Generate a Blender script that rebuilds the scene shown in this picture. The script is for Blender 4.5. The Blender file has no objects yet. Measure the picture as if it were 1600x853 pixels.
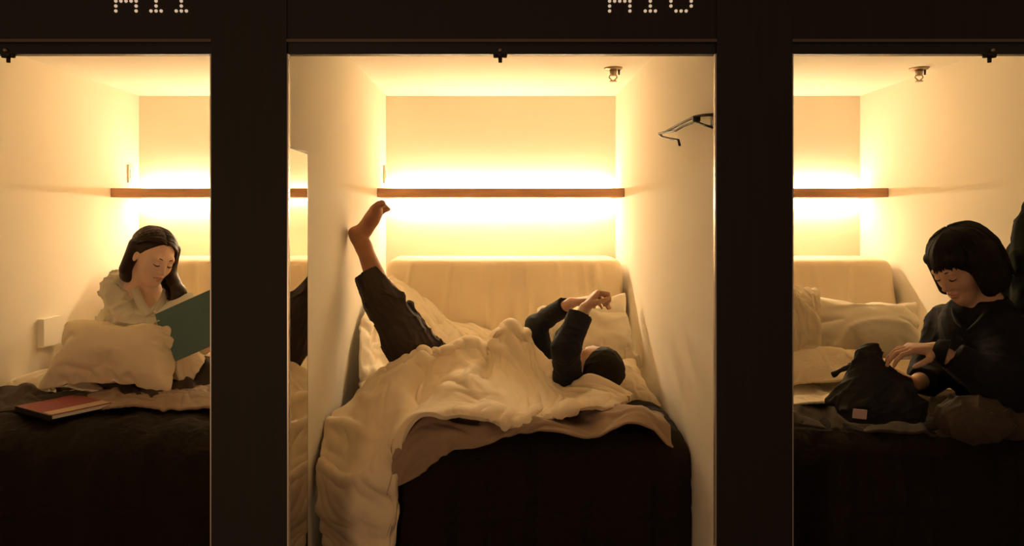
import bpy, bmesh, math, random
import numpy as np
from mathutils import Vector, Matrix, noise
SC = bpy.context.scene
COL = SC.collection
PI = math.pi

# ------------------------------------------------------------------ camera, light, exposure
F_PX = 1178.0           # focal length in pixels of the 1600 px wide frame
VPX, VPY = 782.0, 344.0  # vanishing point of the lines running into the bays
CAM_Z = 1.3
cam_d = bpy.data.cameras.new('camera')
cam_d.sensor_width = 36
cam_d.lens = F_PX / 1600 * 36
cam_d.shift_x = (800 - VPX) / 1600
cam_d.shift_y = (VPY - 426.5) / 1600
cam = bpy.data.objects.new('camera', cam_d)
cam.location = (0, 0, CAM_Z)
cam.rotation_euler = (PI/2, 0, 0)
COL.objects.link(cam)
SC.camera = cam
SC.view_settings.view_transform = 'Standard'
SC.view_settings.look = 'None'
SC.view_settings.exposure = 0.0
SC.view_settings.gamma = 1
SC.view_settings.use_curve_mapping = False
w = bpy.data.worlds.new('world')
SC.world = w
w.use_nodes = True
# dim warm corridor the bays open onto, with one weak lamp low on the left
bg = w.node_tree.nodes['Background']
bg.inputs[0].default_value = (1.0, .60, .34, 1)
bg.inputs[1].default_value = .16
lamp_d = bpy.data.lights.new('corridor_lamp', 'POINT')
lamp_d.energy = 52.0
lamp_d.color = (1.0, .60, .32)
lamp_d.shadow_soft_size = .2
lamp = bpy.data.objects.new('corridor_lamp', lamp_d)
lamp.location = (-1.1, -.9, .75)
COL.objects.link(lamp)
LED_COLOR = (1.0, .80, .50)
LED_UP = 97.0
LED_DOWN = 122.0


def P(px, py, d):
    """world point at distance d that the photograph shows at pixel (px, py)"""
    return Vector(((px - VPX) * d / F_PX, d, CAM_Z - (py - VPY) * d / F_PX))


# ------------------------------------------------------------------ materials
def new_mat(name):
    m = bpy.data.materials.new(name)
    m.use_nodes = True
    nt = m.node_tree
    return m, nt, nt.nodes['Principled BSDF']


def mat(name, col, rough=.8, var=.06, scale=6.0, bump=0.0, bscale=60.0, stretch=(1, 1, 1), sss=0.0, metal=0.0,
        sheen=0.0, spec=.5, dist=.002):
    m, nt, b = new_mat(name)
    tc = nt.nodes.new('ShaderNodeTexCoord')
    mp = nt.nodes.new('ShaderNodeMapping')
    mp.inputs['Scale'].default_value = stretch
    nt.links.new(tc.outputs['Object'], mp.inputs[0])
    n = nt.nodes.new('ShaderNodeTexNoise')
    n.inputs['Scale'].default_value = scale
    n.inputs['Detail'].default_value = 5
    nt.links.new(mp.outputs[0], n.inputs['Vector'])
    r = nt.nodes.new('ShaderNodeValToRGB')
    r.color_ramp.elements[0].position = .3
    r.color_ramp.elements[1].position = .7
    r.color_ramp.elements[0].color = tuple(c * (1 - var) for c in col) + (1,)
    r.color_ramp.elements[1].color = tuple(min(1, c * (1 + var)) for c in col) + (1,)
    nt.links.new(n.outputs['Fac'], r.inputs[0])
    nt.links.new(r.outputs[0], b.inputs['Base Color'])
    b.inputs['Roughness'].default_value = rough
    b.inputs['Metallic'].default_value = metal
    b.inputs['Specular IOR Level'].default_value = spec
    if sss:
        b.inputs['Subsurface Weight'].default_value = sss
        b.inputs['Subsurface Radius'].default_value = (.02, .008, .004)
        b.inputs['Subsurface Scale'].default_value = .5
    if sheen:
        b.inputs['Sheen Weight'].default_value = sheen
    if bump:
        n2 = nt.nodes.new('ShaderNodeTexNoise')
        n2.inputs['Scale'].default_value = bscale
        n2.inputs['Detail'].default_value = 4
        nt.links.new(mp.outputs[0], n2.inputs['Vector'])
        bp = nt.nodes.new('ShaderNodeBump')
        bp.inputs['Strength'].default_value = bump
        bp.inputs['Distance'].default_value = dist
        nt.links.new(n2.outputs['Fac'], bp.inputs['Height'])
        nt.links.new(bp.outputs[0], b.inputs['Normal'])
    return m


def emit(name, col, s):
    m, nt, b = new_mat(name)
    b.inputs['Base Color'].default_value = tuple(col) + (1,)
    b.inputs['Emission Color'].default_value = tuple(col) + (1,)
    b.inputs['Emission Strength'].default_value = s
    return m


M = dict(
    wall=mat('painted_wall', (.935, .85, .69), .85, .012, 3, .12, 180, dist=.001),
    ceil=mat('painted_ceiling', (.90, .845, .71), .9, .012, 3, .1, 180, dist=.001),
    floor=mat('dark_floor', (.03, .02, .014), .5, .2, 8),
    black_wood=mat('stained_wood', (.0072, .0040, .0022), .7, .3, 9, .3, 40, (6, 6, .35), dist=.001),
    black=mat('black_metal', (.006, .005, .0045), .4, .1),
    lip=mat('bronze_strip', (.11, .075, .055), .45, .1),
    guide=mat('satin_aluminium', (.62, .56, .50), .35, .05, metal=.6),
    wood=mat('shelf_wood', (.50, .25, .125), .5, .18, 12, .2, 30, (.4, 4, 4)),
    chrome=mat('chrome', (.36, .27, .19), .35, .1, metal=.8),
    plastic=mat('white_plastic', (.70, .64, .52), .5, .03),
    steel=mat('dark_steel', (.020, .014, .010), .5, .1, spec=.3),
    linen=mat('cream_linen', (.88, .71, .47), .9, .04, 5, .25, 300, sheen=.2),
    sheet=mat('white_sheet', (.92, .80, .60), .9, .03, 5, .2, 300, sheen=.2),
    headsheet=mat('backrest_cloth', (.86, .69, .46), .9, .05, 4, .3, 260, sheen=.1),
    taupe=mat('taupe_blanket', (.34, .225, .14), .95, .08, 7, .3, 250, sheen=.15),
    spread=mat('dark_bedspread', (.016, .0095, .0058), .92, .15, 10, .35, 200, spec=.2),
    grey=mat('grey_brown_blanket', (.058, .040, .026), .95, .12, 9, .35, 200),
    teal=mat('blue_grey_cover', (.03, .035, .035), .9, .1, 9),
    skin=mat('skin', (.60, .36, .235), .5, .04, 20, sss=.12, spec=.3),
    skin_pale=mat('pale_skin', (.90, .585, .42), .5, .03, 20, sss=.12, spec=.3),
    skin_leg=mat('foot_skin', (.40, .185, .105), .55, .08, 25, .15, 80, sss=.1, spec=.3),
    lips=mat('lips', (.60, .27, .19), .4, .05, 30),
    hair=mat('dark_hair', (.010, .006, .004), .65, .35, 30, .6, 60, (4, 4, .5), spec=.15),
    hair_brown=mat('brown_hair', (.024, .010, .0055), .45, .35, 30, .4, 60, (4, 4, .5), spec=.35),
    lash=mat('lash', (.02, .012, .01), .6, .1),
    white_shirt=mat('cream_shirt', (.74, .66, .49), .9, .04, 8, .3, 260, sheen=.15),
    navy=mat('navy_cotton', (.007, .0075, .013), .85, .2, 20, .4, 220, spec=.3),
    navy_shirt=mat('navy_shirt', (.0055, .005, .008), .9, .2, 16, .4, 240, spec=.25),
    trouser=mat('dark_brown_trousers', (.045, .027, .020), .9, .15, 20, .5, 260),
    olive=mat('olive_trousers', (.058, .040, .024), .9, .15, 18, .5, 260),
    bag=mat('black_canvas', (.009, .007, .006), .8, .2, 24, .5, 250),
    coat=mat('dark_green_coat', (.007, .008, .006), .95, .2, 14, .4, 200, spec=.1),
    label=mat('pink_label', (.55, .38, .32), .8, .05),
    green=mat('green_book_cover', (.10, .175, .15), .75, .06, 14, .15, 200),
    pages=mat('book_pages', (.80, .74, .60), .8, .03, 20),
    red=mat('red_book_cover', (.30, .055, .055), .6, .06, 14),
    cream_paper=mat('cream_paper', (.60, .46, .30), .7, .05),
    brown_cover=mat('brown_cover', (.30, .12, .07), .6, .05),
    dot=emit('lit_dots', (.75, .58, .42), .62),
    led=emit('warm_led', LED_COLOR, LED_UP),
    led_mid=emit('warm_led_middle', LED_COLOR, LED_UP*1.18),
    led_mid_down=emit('warm_led_middle_down', LED_COLOR, LED_DOWN*1.32),
    led_down=emit('warm_led_down', LED_COLOR, LED_DOWN),
    frame=mat('mirror_edge', (.03, .02, .015), .4, .05),
    bracelet=mat('pale_bracelet', (.7, .6, .45), .4, .05),
)
mm, nt_, b_ = new_mat('mirror_glass')
b_.inputs['Base Color'].default_value = (.86, .84, .80, 1)
b_.inputs['Metallic'].default_value = 1
b_.inputs['Roughness'].default_value = .02
M['mirror'] = mm


# ------------------------------------------------------------------ object helpers
def tag(o, label=None, cat=None, group=None, kind=None):
    if label: o['label'] = label
    if cat: o['category'] = cat
    if group: o['group'] = group
    if kind: o['kind'] = kind
    return o


def empty(name, loc, label=None, cat=None, group=None):
    o = bpy.data.objects.new(name, None)
    o.location = loc
    o.empty_display_size = .05
    COL.objects.link(o)
    return tag(o, label, cat, group)


def link_mesh(name, me, m, parent=None, smooth=False):
    if m: me.materials.append(M[m] if isinstance(m, str) else m)
    if smooth:
        me.polygons.foreach_set('use_smooth', [True] * len(me.polygons))
    o = bpy.data.objects.new(name, me)
    COL.objects.link(o)
    if parent:
        o.parent = parent
        o.matrix_parent_inverse = Matrix.Translation(-Vector(parent.location))
    return o


def obj(name, bm, m, parent=None, smooth=False, bevel=0, seg=2):
    if bevel:
        bmesh.ops.bevel(bm, geom=[e for e in bm.edges if len(e.link_faces) == 2 and e.calc_face_angle(0) > .5],
                        offset=bevel, segments=seg, affect='EDGES', profile=.6)
    bmesh.ops.recalc_face_normals(bm, faces=bm.faces)
    me = bpy.data.meshes.new(name)
    bm.to_mesh(me)
    bm.free()
    return link_mesh(name, me, m, parent, smooth)


def box(x0, x1, y0, y1, z0, z1, bm=None, mtx=None):
    bm = bm or bmesh.new()
    vs = [bm.verts.new((x, y, z)) for x in (x0, x1) for y in (y0, y1) for z in (z0, z1)]
    for f in ((0, 1, 3, 2), (4, 6, 7, 5), (0, 4, 5, 1), (2, 3, 7, 6), (0, 2, 6, 4), (1, 5, 7, 3)):
        bm.faces.new([vs[i] for i in f])
    if mtx is not None:
        bmesh.ops.transform(bm, matrix=mtx, verts=vs)
    return bm


def cyl(p, q, r0, r1=None, n=20, bm=None):
    bm = bm or bmesh.new()
    p, q = Vector(p), Vector(q)
    r1 = r0 if r1 is None else r1
    a = (q - p).normalized()
    u = a.orthogonal().normalized()
    v = a.cross(u)
    rings = []
    for c, r in ((p, r0), (q, r1)):
        rings.append([bm.verts.new(c + (u * math.cos(t) + v * math.sin(t)) * r) for t in
                      [2*PI*i/n for i in range(n)]])
    for i in range(n):
        j = (i+1) % n
        bm.faces.new((rings[0][i], rings[0][j], rings[1][j], rings[1][i]))
    bm.faces.new(rings[0][::-1])
    bm.faces.new(rings[1])
    return bm


def tube(pts, radii, n=8, bm=None):
    """swept tube through pts, closed ends"""
    bm = bm or bmesh.new()
    pts = [Vector(p) for p in pts]
    if not hasattr(radii, '__len__'): radii = [radii] * len(pts)
    rings = []
    u = None
    for i, p in enumerate(pts):
        a = (pts[min(i+1, len(pts)-1)] - pts[max(i-1, 0)]).normalized()
        if u is None:
            u = a.orthogonal().normalized()
        else:
            u = (u - a * u.dot(a)).normalized()
        v = a.cross(u)
        rings.append([bm.verts.new(p + (u * math.cos(t) + v * math.sin(t)) * radii[i]) for t in
                      [2*PI*k/n for k in range(n)]])
    for a, b in zip(rings, rings[1:]):
        for i in range(n):
            j = (i+1) % n
            bm.faces.new((a[i], a[j], b[j], b[i]))
    bm.faces.new(rings[0][::-1])
    bm.faces.new(rings[-1])
    return bm


def catmull(c, t):
    """c: (n, ...) control array; t: positions in 0..n-1"""
    c = np.asarray(c, float)
    n = len(c)
    i = np.clip(np.floor(t).astype(int), 0, n-2)
    f = (t - i).reshape((-1,) + (1,) * (c.ndim-1))
    def g(k): return c[np.clip(k, 0, n-1)]
    p0, p1, p2, p3 = g(i-1), g(i), g(i+1), g(i+2)
    p0 = np.where((i == 0).reshape(f.shape), 2*p1-p2, p0)
    p3 = np.where((i == n-2).reshape(f.shape), 2*p2-p1, p3)
    return .5*((2*p1) + (-p0+p2)*f + (2*p0-5*p1+4*p2-p3)*f**2 + (-p0+3*p1-3*p2+p3)*f**3)


def spline(pts, n):
    return catmull([tuple(p) for p in pts], np.linspace(0, len(pts)-1, n))


SIM = []


def vnoise(x, y, seed=0):
    """smooth 2-D value noise in -1..1, vectorised"""
    rs = np.random.RandomState(seed).uniform(-1, 1, (64, 64))
    xi, yi = np.floor(x).astype(int), np.floor(y).astype(int)
    fx, fy = x-xi, y-yi
    fx = fx*fx*fx*(fx*(fx*6-15)+10); fy = fy*fy*fy*(fy*(fy*6-15)+10)
    g = lambda a, b: rs[a % 64, b % 64]
    return (g(xi, yi)*(1-fx)+g(xi+1, yi)*fx)*(1-fy)+(g(xi, yi+1)*(1-fx)+g(xi+1, yi+1)*fx)*fy


def creases(X, Y, ang, wave, length, amp, seed=0, warp=.28, sharp=3.0, cover=.5):
    """long soft cloth creases running along ang (degrees), wave metres apart"""
    a = math.radians(ang)
    wx = vnoise(X/wave*.45+9, Y/wave*.45, seed+5)*warp*wave*1.6
    wy = vnoise(X/wave*.45, Y/wave*.45+7, seed+6)*warp*wave*1.6
    X = X+wx; Y = Y+wy
    al = X*math.cos(a)+Y*math.sin(a); ac = -X*math.sin(a)+Y*math.cos(a)
    n1 = vnoise(ac/wave, al/length, seed)
    n2 = vnoise(ac/wave*1.9+3, al/length*1.5, seed+1)
    m = np.clip(vnoise(X/wave*.35+4, Y/wave*.35, seed+2)*1.2+cover, 0, 1)
    return amp*m*(1-np.abs(n1)*1.4)**1*np.where(np.abs(n1) < .7, 1, 0)**1*(np.clip(1-np.abs(n1)*1.4, 0, 1))**(sharp-1)+amp*.35*n2*m


def pins(o, lo, hi, seed, A):
    """uneven hold on the cloth so that it crumples at uneven scale"""
    vg = o.vertex_groups.new(name='pin')
    for v, p in enumerate(A.reshape(-1, 3)):
        q = Vector(p)*5.0+Vector((seed*2.3, 0, 0))
        t = min(1, max(0, .5+noise.noise(q)*1.3))
        vg.add([v], lo+(hi-lo)*t, 'REPLACE')


def grid_mesh(name, A):
    """A: (ny, nx, 3) array of points -> mesh"""
    ny, nx, _ = A.shape
    me = bpy.data.meshes.new(name)
    idx = np.arange(ny*nx).reshape(ny, nx)
    f = np.stack([idx[:-1, :-1], idx[:-1, 1:], idx[1:, 1:], idx[1:, :-1]], -1).reshape(-1, 4)
    me.from_pydata(A.reshape(-1, 3).tolist(), [], f.tolist())
    return me


def cloth_loft(name, ctrl, m, parent=None, nx=110, ny=70, shrink=-.03, hold=.4, thick=.012, seed=0, amp=.004,
               frames=14, fold=None, bend=2.0, offset=-1):
    """cloth through a grid of (px, py, d) control points, then crumpled by a short cloth run"""
    C = np.array([[tuple(P(*q)) for q in row] for row in ctrl])
    rows = catmull(C, np.linspace(0, len(C)-1, ny))               # ny, k, 3
    A = catmull(rows.transpose(1, 0, 2), np.linspace(0, C.shape[1]-1, nx)).transpose(1, 0, 2)
    # normals
    du = np.gradient(A, axis=1); dv = np.gradient(A, axis=0)
    N = np.cross(du, dv); N /= np.linalg.norm(N, axis=2, keepdims=True) + 1e-9
    if N[:, :, 2].mean() < 0: N = -N
    D = np.zeros(A.shape[:2])
    for j in range(ny):
        for i in range(nx):
            p = Vector(A[j, i]) + Vector((seed*3.1, seed*1.7, 0))
            D[j, i] = noise.noise(p*9) * 1.2 + noise.noise(p*22) * .4
    A = A + N * (D * amp)[..., None]
    # metric cloth coordinates
    X = np.concatenate([np.zeros((ny, 1)), np.cumsum(np.linalg.norm(np.diff(A, axis=1), axis=2), 1)], 1)
    Y = np.concatenate([np.zeros((1, nx)), np.cumsum(np.linalg.norm(np.diff(A, axis=0), axis=2), 0)], 0)
    X = X-X[:, nx//2:nx//2+1]
    fold = fold or [(80, .10, .45, .020), (20, .07, .30, .012)]
    for k, (an, wv, ln, am) in enumerate(fold):
        hem = 1-.6*np.clip((Y/Y[-1:]-.85)/.15, 0, 1)
        A = A + N * (creases(X, Y, an, wv, ln, am, seed*7+k*13)*hem)[..., None]
    me = grid_mesh(name, A)
    o = link_mesh(name, me, m, parent, True)
    pins(o, hold*.25, hold, seed, A)
    if shrink:
        c = o.modifiers.new('cloth', 'CLOTH')
        s = c.settings
        s.quality = 6
        s.mass = .2
        s.effector_weights.gravity = .15
        s.vertex_group_mass = 'pin'
        s.pin_stiffness = .35
        s.shrink_min = shrink
        s.shrink_max = shrink
        s.tension_stiffness = 15
        s.compression_stiffness = 15
        s.bending_stiffness = bend
        s.air_damping = 3
        SIM.append((o, thick, offset, frames))
    else:
        finish(o, thick, offset)
    return o


def finish(o, thick, offset=-1):
    if thick:
        s = o.modifiers.new('thick', 'SOLIDIFY')
        s.thickness = thick
        s.offset = offset
    s = o.modifiers.new('sub', 'SUBSURF')
    s.levels = 1
    s.render_levels = 1


def pillow(name, m, wx, ly, th, loc, rot, label, cat='pillow', group=None, seed=0, n=56, fluff=.0, squash=None):
    """plump pillow blown up by cloth pressure, then laid at loc"""
    bm = bmesh.new()
    rng = random.Random(seed)
    nx, ny = n, int(n*ly/wx)
    def co(i, j, s):
        u = i/(nx-1)*2-1; v = j/(ny-1)*2-1
        k = 1 - .07*(u*u)*(1-v*v) * 0 
        x = u*wx/2*(1-.06*(1-abs(v))**1.0*0 - .05*(1-v*v)*0)
        return (u*wx/2, v*ly/2, s*.012*(1-u**4)*(1-v**4) + s*.006*noise.noise(Vector((u*2+seed, v*2, s))))
    top = [[None]*ny for _ in range(nx)]; bot = [[None]*ny for _ in range(nx)]
    for i in range(nx):
        for j in range(ny):
            edge = i in (0, nx-1) or j in (0, ny-1)
            v = bm.verts.new(co(i, j, 1))
            top[i][j] = v
            bot[i][j] = v if edge else bm.verts.new(co(i, j, -1))
    for i in range(nx-1):
        for j in range(ny-1):
            bm.faces.new((top[i][j], top[i+1][j], top[i+1][j+1], top[i][j+1]))
            a = (bot[i][j], bot[i][j+1], bot[i+1][j+1], bot[i+1][j])
            if len(set(a)) == 4:
                try: bm.faces.new(a)
                except ValueError: pass
    me = bpy.data.meshes.new(name)
    bm.to_mesh(me); bm.free()
    o = link_mesh(name, me, m, None, True)
    c = o.modifiers.new('cloth', 'CLOTH')
    s = c.settings
    s.quality = 5
    s.mass = .15
    s.effector_weights.gravity = 0
    s.use_pressure = True
    s.uniform_pressure_force = 3.0
    s.shrink_min = -.12
    s.shrink_max = -.12
    s.bending_stiffness = .1
    s.tension_stiffness = 15
    s.compression_stiffness = 15
    s.air_damping = 2
    def fit(me):
        a = np.zeros(len(me.vertices)*3); me.vertices.foreach_get('co', a); a = a.reshape(-1, 3)
        a -= (a.max(0)+a.min(0))/2
        a[:, 0] *= wx/np.ptp(a[:, 0]); a[:, 1] *= ly/np.ptp(a[:, 1]); a[:, 2] *= th/np.ptp(a[:, 2])
        s = np.sign(a[:, 2]+1e-9)
        mid = np.clip(np.abs(a[:, 2])/(th*.5), 0, 1)**.5
        d = creases(a[:, 0], a[:, 1], 15, .10, .30, .013, seed*11+3)+creases(a[:, 0], a[:, 1], -50, .075, .25, .009, seed*11+4)
        a[:, 2] += d*s*mid
        if squash: a = squash(a)
        me.vertices.foreach_set('co', a.ravel())
    SIM.append((o, 0, fit, 22))
    o['_loc'] = tuple(loc); o['_rot'] = tuple(rot)
    tag(o, label, cat, group)
    return o


def run_sim():
    global SIM
    if not SIM: return
    last = max(s[3] for s in SIM)
    done = {}
    for f in range(1, last+1):
        SC.frame_set(f)
        dg = None
        for k, (o, th, off, fr) in enumerate(SIM):
            if fr == f or (f == last and k not in done):
                dg = dg or bpy.context.evaluated_depsgraph_get()
                if k not in done:
                    done[k] = bpy.data.meshes.new_from_object(o.evaluated_get(dg))
    for k, (o, th, off, fr) in enumerate(SIM):
        me = done[k]
        o.modifiers.clear()
        old = o.data
        o.data = me
        me.name = old.name
        if callable(off):
            off(me)
            o.location = o['_loc']; o.rotation_euler = o['_rot']
            del o['_loc']; del o['_rot']
            finish(o, 0)
        else:
            finish(o, th, off)
    SC.frame_set(1)
    SIM = []


# ------------------------------------------------------------------ signed-distance modelling (bodies, clothes, hair)
class Sdf:
    def __init__(self, lo, hi, h=.004):
        self.h = h
        self.lo = np.array(lo, float)
        self.n = np.ceil((np.array(hi)-self.lo)/h).astype(int)+1
        self.D = np.full(self.n, .08, np.float32)

    def block(self, lo, hi):
        a = np.clip(np.floor((np.array(lo)-self.lo)/self.h).astype(int), 0, self.n-1)
        b = np.clip(np.ceil((np.array(hi)-self.lo)/self.h).astype(int)+1, 1, self.n)
        if np.any(b <= a): return None, None
        ax = [(self.lo[i]+np.arange(a[i], b[i])*self.h).astype(np.float32) for i in range(3)]
        return tuple(slice(a[i], b[i]) for i in range(3)), np.meshgrid(*ax, indexing='ij', sparse=False)

    def comb(self, sl, d, k, op):
        D = self.D[sl]
        if op == 'add':
            if k > 0:
                hh = np.maximum(k-np.abs(D-d), 0)/k
                D[...] = np.minimum(D, d) - hh*hh*k*.25
            else:
                D[...] = np.minimum(D, d)
        elif op == 'sub':
            d = -d
            if k > 0:
                hh = np.maximum(k-np.abs(D-d), 0)/k
                D[...] = np.maximum(D, d) + hh*hh*k*.25
            else:
                D[...] = np.maximum(D, d)

    def cone(self, a, b, ra, rb=None, k=.02, op='add', flat=(1, 1), cut=None, inner=None):
        """tapered capsule from a to b; cut='b' cuts it off square at b, inner hollows the end"""
        rb = ra if rb is None else rb
        a, b = np.array(a, float), np.array(b, float)
        m = max(ra, rb)+k+.03
        sl, G = self.block(np.minimum(a, b)-m, np.maximum(a, b)+m)
        if sl is None: return
        ba = b-a
        L2 = max((ba**2).sum(), 1e-9)
        px, py, pz = G[0]-a[0], G[1]-a[1], G[2]-a[2]
        t0 = (px*ba[0]+py*ba[1]+pz*ba[2])/L2
        t = np.clip(t0, 0, 1)
        d = np.sqrt((px-ba[0]*t)**2+(py-ba[1]*t)**2+(pz-ba[2]*t)**2)-(ra+(rb-ra)*t)
        if cut == 'b': d = np.maximum(d, (t0-1)*math.sqrt(L2))
        self.comb(sl, d, k, op)

    def local(self, c, R, ext):
        """points in a local frame; R columns are the frame's axes in world"""
        c = np.array(c, float)
        e = np.sqrt((np.abs(R) @ np.array(ext))**2)
        sl, G = self.block(c-e, c+e)
        if sl is None: return None, None
        q = [G[i]-c[i] for i in range(3)]
        return sl, [R[0, j]*q[0]+R[1, j]*q[1]+R[2, j]*q[2] for j in range(3)]

    def ell(self, c, r, R=None, k=.02, op='add'):
        R = np.eye(3) if R is None else R
        r = np.array(r, float)
        sl, q = self.local(c, R, r+k+.03)
        if sl is None: return
        k0 = np.sqrt((q[0]/r[0])**2+(q[1]/r[1])**2+(q[2]/r[2])**2)
        k1 = np.sqrt((q[0]/r[0]**2)**2+(q[1]/r[1]**2)**2+(q[2]/r[2]**2)**2)+1e-6
        self.comb(sl, k0*(k0-1)/k1, k, op)

    def rbox(self, c, half, rad, R=None, k=.02, op='add'):
        R = np.eye(3) if R is None else R
        sl, q = self.local(c, R, np.array(half)+k+.03)
        if sl is None: return
        e = [np.abs(q[i])-(half[i]-rad) for i in range(3)]
        d = np.sqrt(sum(np.maximum(x, 0)**2 for x in e))+np.minimum(np.maximum(np.maximum(e[0], e[1]), e[2]), 0)-rad
        self.comb(sl, d, k, op)

    def plane(self, c, n, k=0.0, r=None):
        """remove everything on the side of c that n points to (within radius r of c)"""
        c = np.array(c, float); n = np.array(n, float); n /= np.linalg.norm(n)
        rr = r or 10
        sl, G = self.block(c-rr, c+rr)
        d = (G[0]-c[0])*n[0]+(G[1]-c[1])*n[1]+(G[2]-c[2])*n[2]
        D = self.D[sl]
        D[...] = np.maximum(D, d)

    def folds(self, amp=.004, scale=1.0, seed=0, ridge=.6, dirs=5):
        """soft cloth folds pushed into the field near the surface"""
        rng = np.random.RandomState(seed)
        idx = np.nonzero(np.abs(self.D) < amp*3+self.h*2)
        p = [self.lo[i]+idx[i]*self.h for i in range(3)]
        w1 = sum(np.sin(rng.uniform(8, 16)*scale*(p[0]*v[0]+p[1]*v[1]+p[2]*v[2])+rng.uniform(0, 6))
                 for v in rng.normal(size=(3, 3)))
        w2 = sum(np.sin(rng.uniform(8, 16)*scale*(p[0]*v[0]+p[1]*v[1]+p[2]*v[2])+rng.uniform(0, 6))
                 for v in rng.normal(size=(3, 3)))
        out = 0
        for i in range(dirs):
            v = rng.normal(size=3); v /= np.linalg.norm(v)
            f = rng.uniform(35, 85)*scale
            s = np.sin(f*(p[0]*v[0]+p[1]*v[1]+p[2]*v[2])+1.6*w1+1.1*w2*(-1)**i+rng.uniform(0, 6))
            g = .5+.5*np.sin(.7*w1*(i+1)+w2+i)
            out = out + (1-np.abs(s))**2*ridge*g*1.6 + s*(1-ridge)*.5*g
        self.D[idx] -= (amp*(out/dirs*2.2-.6)).astype(np.float32)

    def mesh(self, name):
        D, h = self.D, self.h
        S = D < 0
        n = D.shape
        cnt = np.zeros([x-1 for x in n], np.int8)
        for dx in (0, 1):
            for dy in (0, 1):
                for dz in (0, 1):
                    cnt += S[dx:n[0]-1+dx, dy:n[1]-1+dy, dz:n[2]-1+dz]
        act = (cnt > 0) & (cnt < 8)
        I = np.nonzero(act)
        N = len(I[0])
        vid = np.full(act.shape, -1, np.int32)
        vid[I] = np.arange(N)
        acc = np.zeros((N, 3)); c = np.zeros(N)
        cor = {}
        for dx in (0, 1):
            for dy in (0, 1):
                for dz in (0, 1):
                    cor[dx, dy, dz] = D[I[0]+dx, I[1]+dy, I[2]+dz].astype(float)
        for a in cor:
            for ax in range(3):
                if a[ax] == 0:
                    b = list(a); b[ax] = 1; b = tuple(b)
                    va, vb = cor[a], cor[b]
                    mk = (va < 0) != (vb < 0)
                    t = np.where(mk, va/np.where(mk, va-vb, 1), 0)
                    pos = np.zeros((N, 3)) + np.array(a)
                    pos[:, ax] = t
                    acc += pos*mk[:, None]; c += mk
        V = acc/np.maximum(c, 1)[:, None]
        V = (V+np.stack(I, 1))*h+self.lo
        F = []
        for ax in range(3):
            u, v = [(1, 2), (2, 0), (0, 1)][ax]
            s0 = [slice(None)]*3; s1 = [slice(None)]*3
            s0[ax] = slice(0, n[ax]-1); s1[ax] = slice(1, n[ax])
            for q in (u, v):
                s0[q] = slice(1, n[q]-1); s1[q] = slice(1, n[q]-1)
            A, B = S[tuple(s0)], S[tuple(s1)]
            for mk, flip in ((A & ~B, False), (~A & B, True)):
                J = np.stack(np.nonzero(mk), 1)
                if not len(J): continue
                J[:, u] += 1; J[:, v] += 1
                def vv(du, dv):
                    K = J.copy(); K[:, u] -= du; K[:, v] -= dv
                    return vid[K[:, 0], K[:, 1], K[:, 2]]
                q = np.stack([vv(1, 1), vv(0, 1), vv(0, 0), vv(1, 0)], 1)
                if flip: q = q[:, ::-1]
                F.append(q)
        F = np.concatenate(F)
        F = F[(F >= 0).all(1)]
        me = bpy.data.meshes.new(name)
        me.vertices.add(len(V)); me.vertices.foreach_set('co', V.ravel())
        me.loops.add(F.size); me.loops.foreach_set('vertex_index', F.ravel())
        me.polygons.add(len(F)); me.polygons.foreach_set('loop_start', np.arange(len(F))*4)
        me.update(calc_edges=True)
        me.validate()
        # keep the one main piece
        nv = len(me.vertices)
        E = np.zeros(len(me.edges)*2, np.int32); me.edges.foreach_get('vertices', E); E = E.reshape(-1, 2)
        lab = np.arange(nv)
        while True:
            old = lab.copy()
            m = np.minimum(lab[E[:, 0]], lab[E[:, 1]])
            np.minimum.at(lab, E[:, 0], m); np.minimum.at(lab, E[:, 1], m)
            lab = lab[lab]
            if (lab == old).all(): break
        u, ct = np.unique(lab, return_counts=True)
        if len(u) > 1:
            print('PIECES', name, sorted(ct.tolist(), reverse=True)[:5])
            keep = u[ct > .12*nv]
            bad = np.nonzero(~np.isin(lab, keep))[0]
            bm = bmesh.new(); bm.from_mesh(me); bm.verts.ensure_lookup_table()
            bmesh.ops.delete(bm, geom=[bm.verts[int(i)] for i in bad], context='VERTS')
            bm.to_mesh(me); bm.free()
        return me

    def obj(self, name, m, parent=None, smooth=1):
        o = link_mesh(name, self.mesh(name), m, parent, True)
        if smooth:
            s = o.modifiers.new('smooth', 'SMOOTH'); s.iterations = smooth; s.factor = .5
        return o


def frame(fwd, up=(0, 0, 1)):
    """3x3 whose columns are right, forward, up"""
    f = Vector(fwd).normalized(); u = Vector(up)
    r = f.cross(u).normalized(); u = r.cross(f)
    return np.array([list(r), list(f), list(u)]).T


def hp(c, R, p):
    """head-local point to world"""
    return np.array(c)+R @ np.array(p, float)


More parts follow.
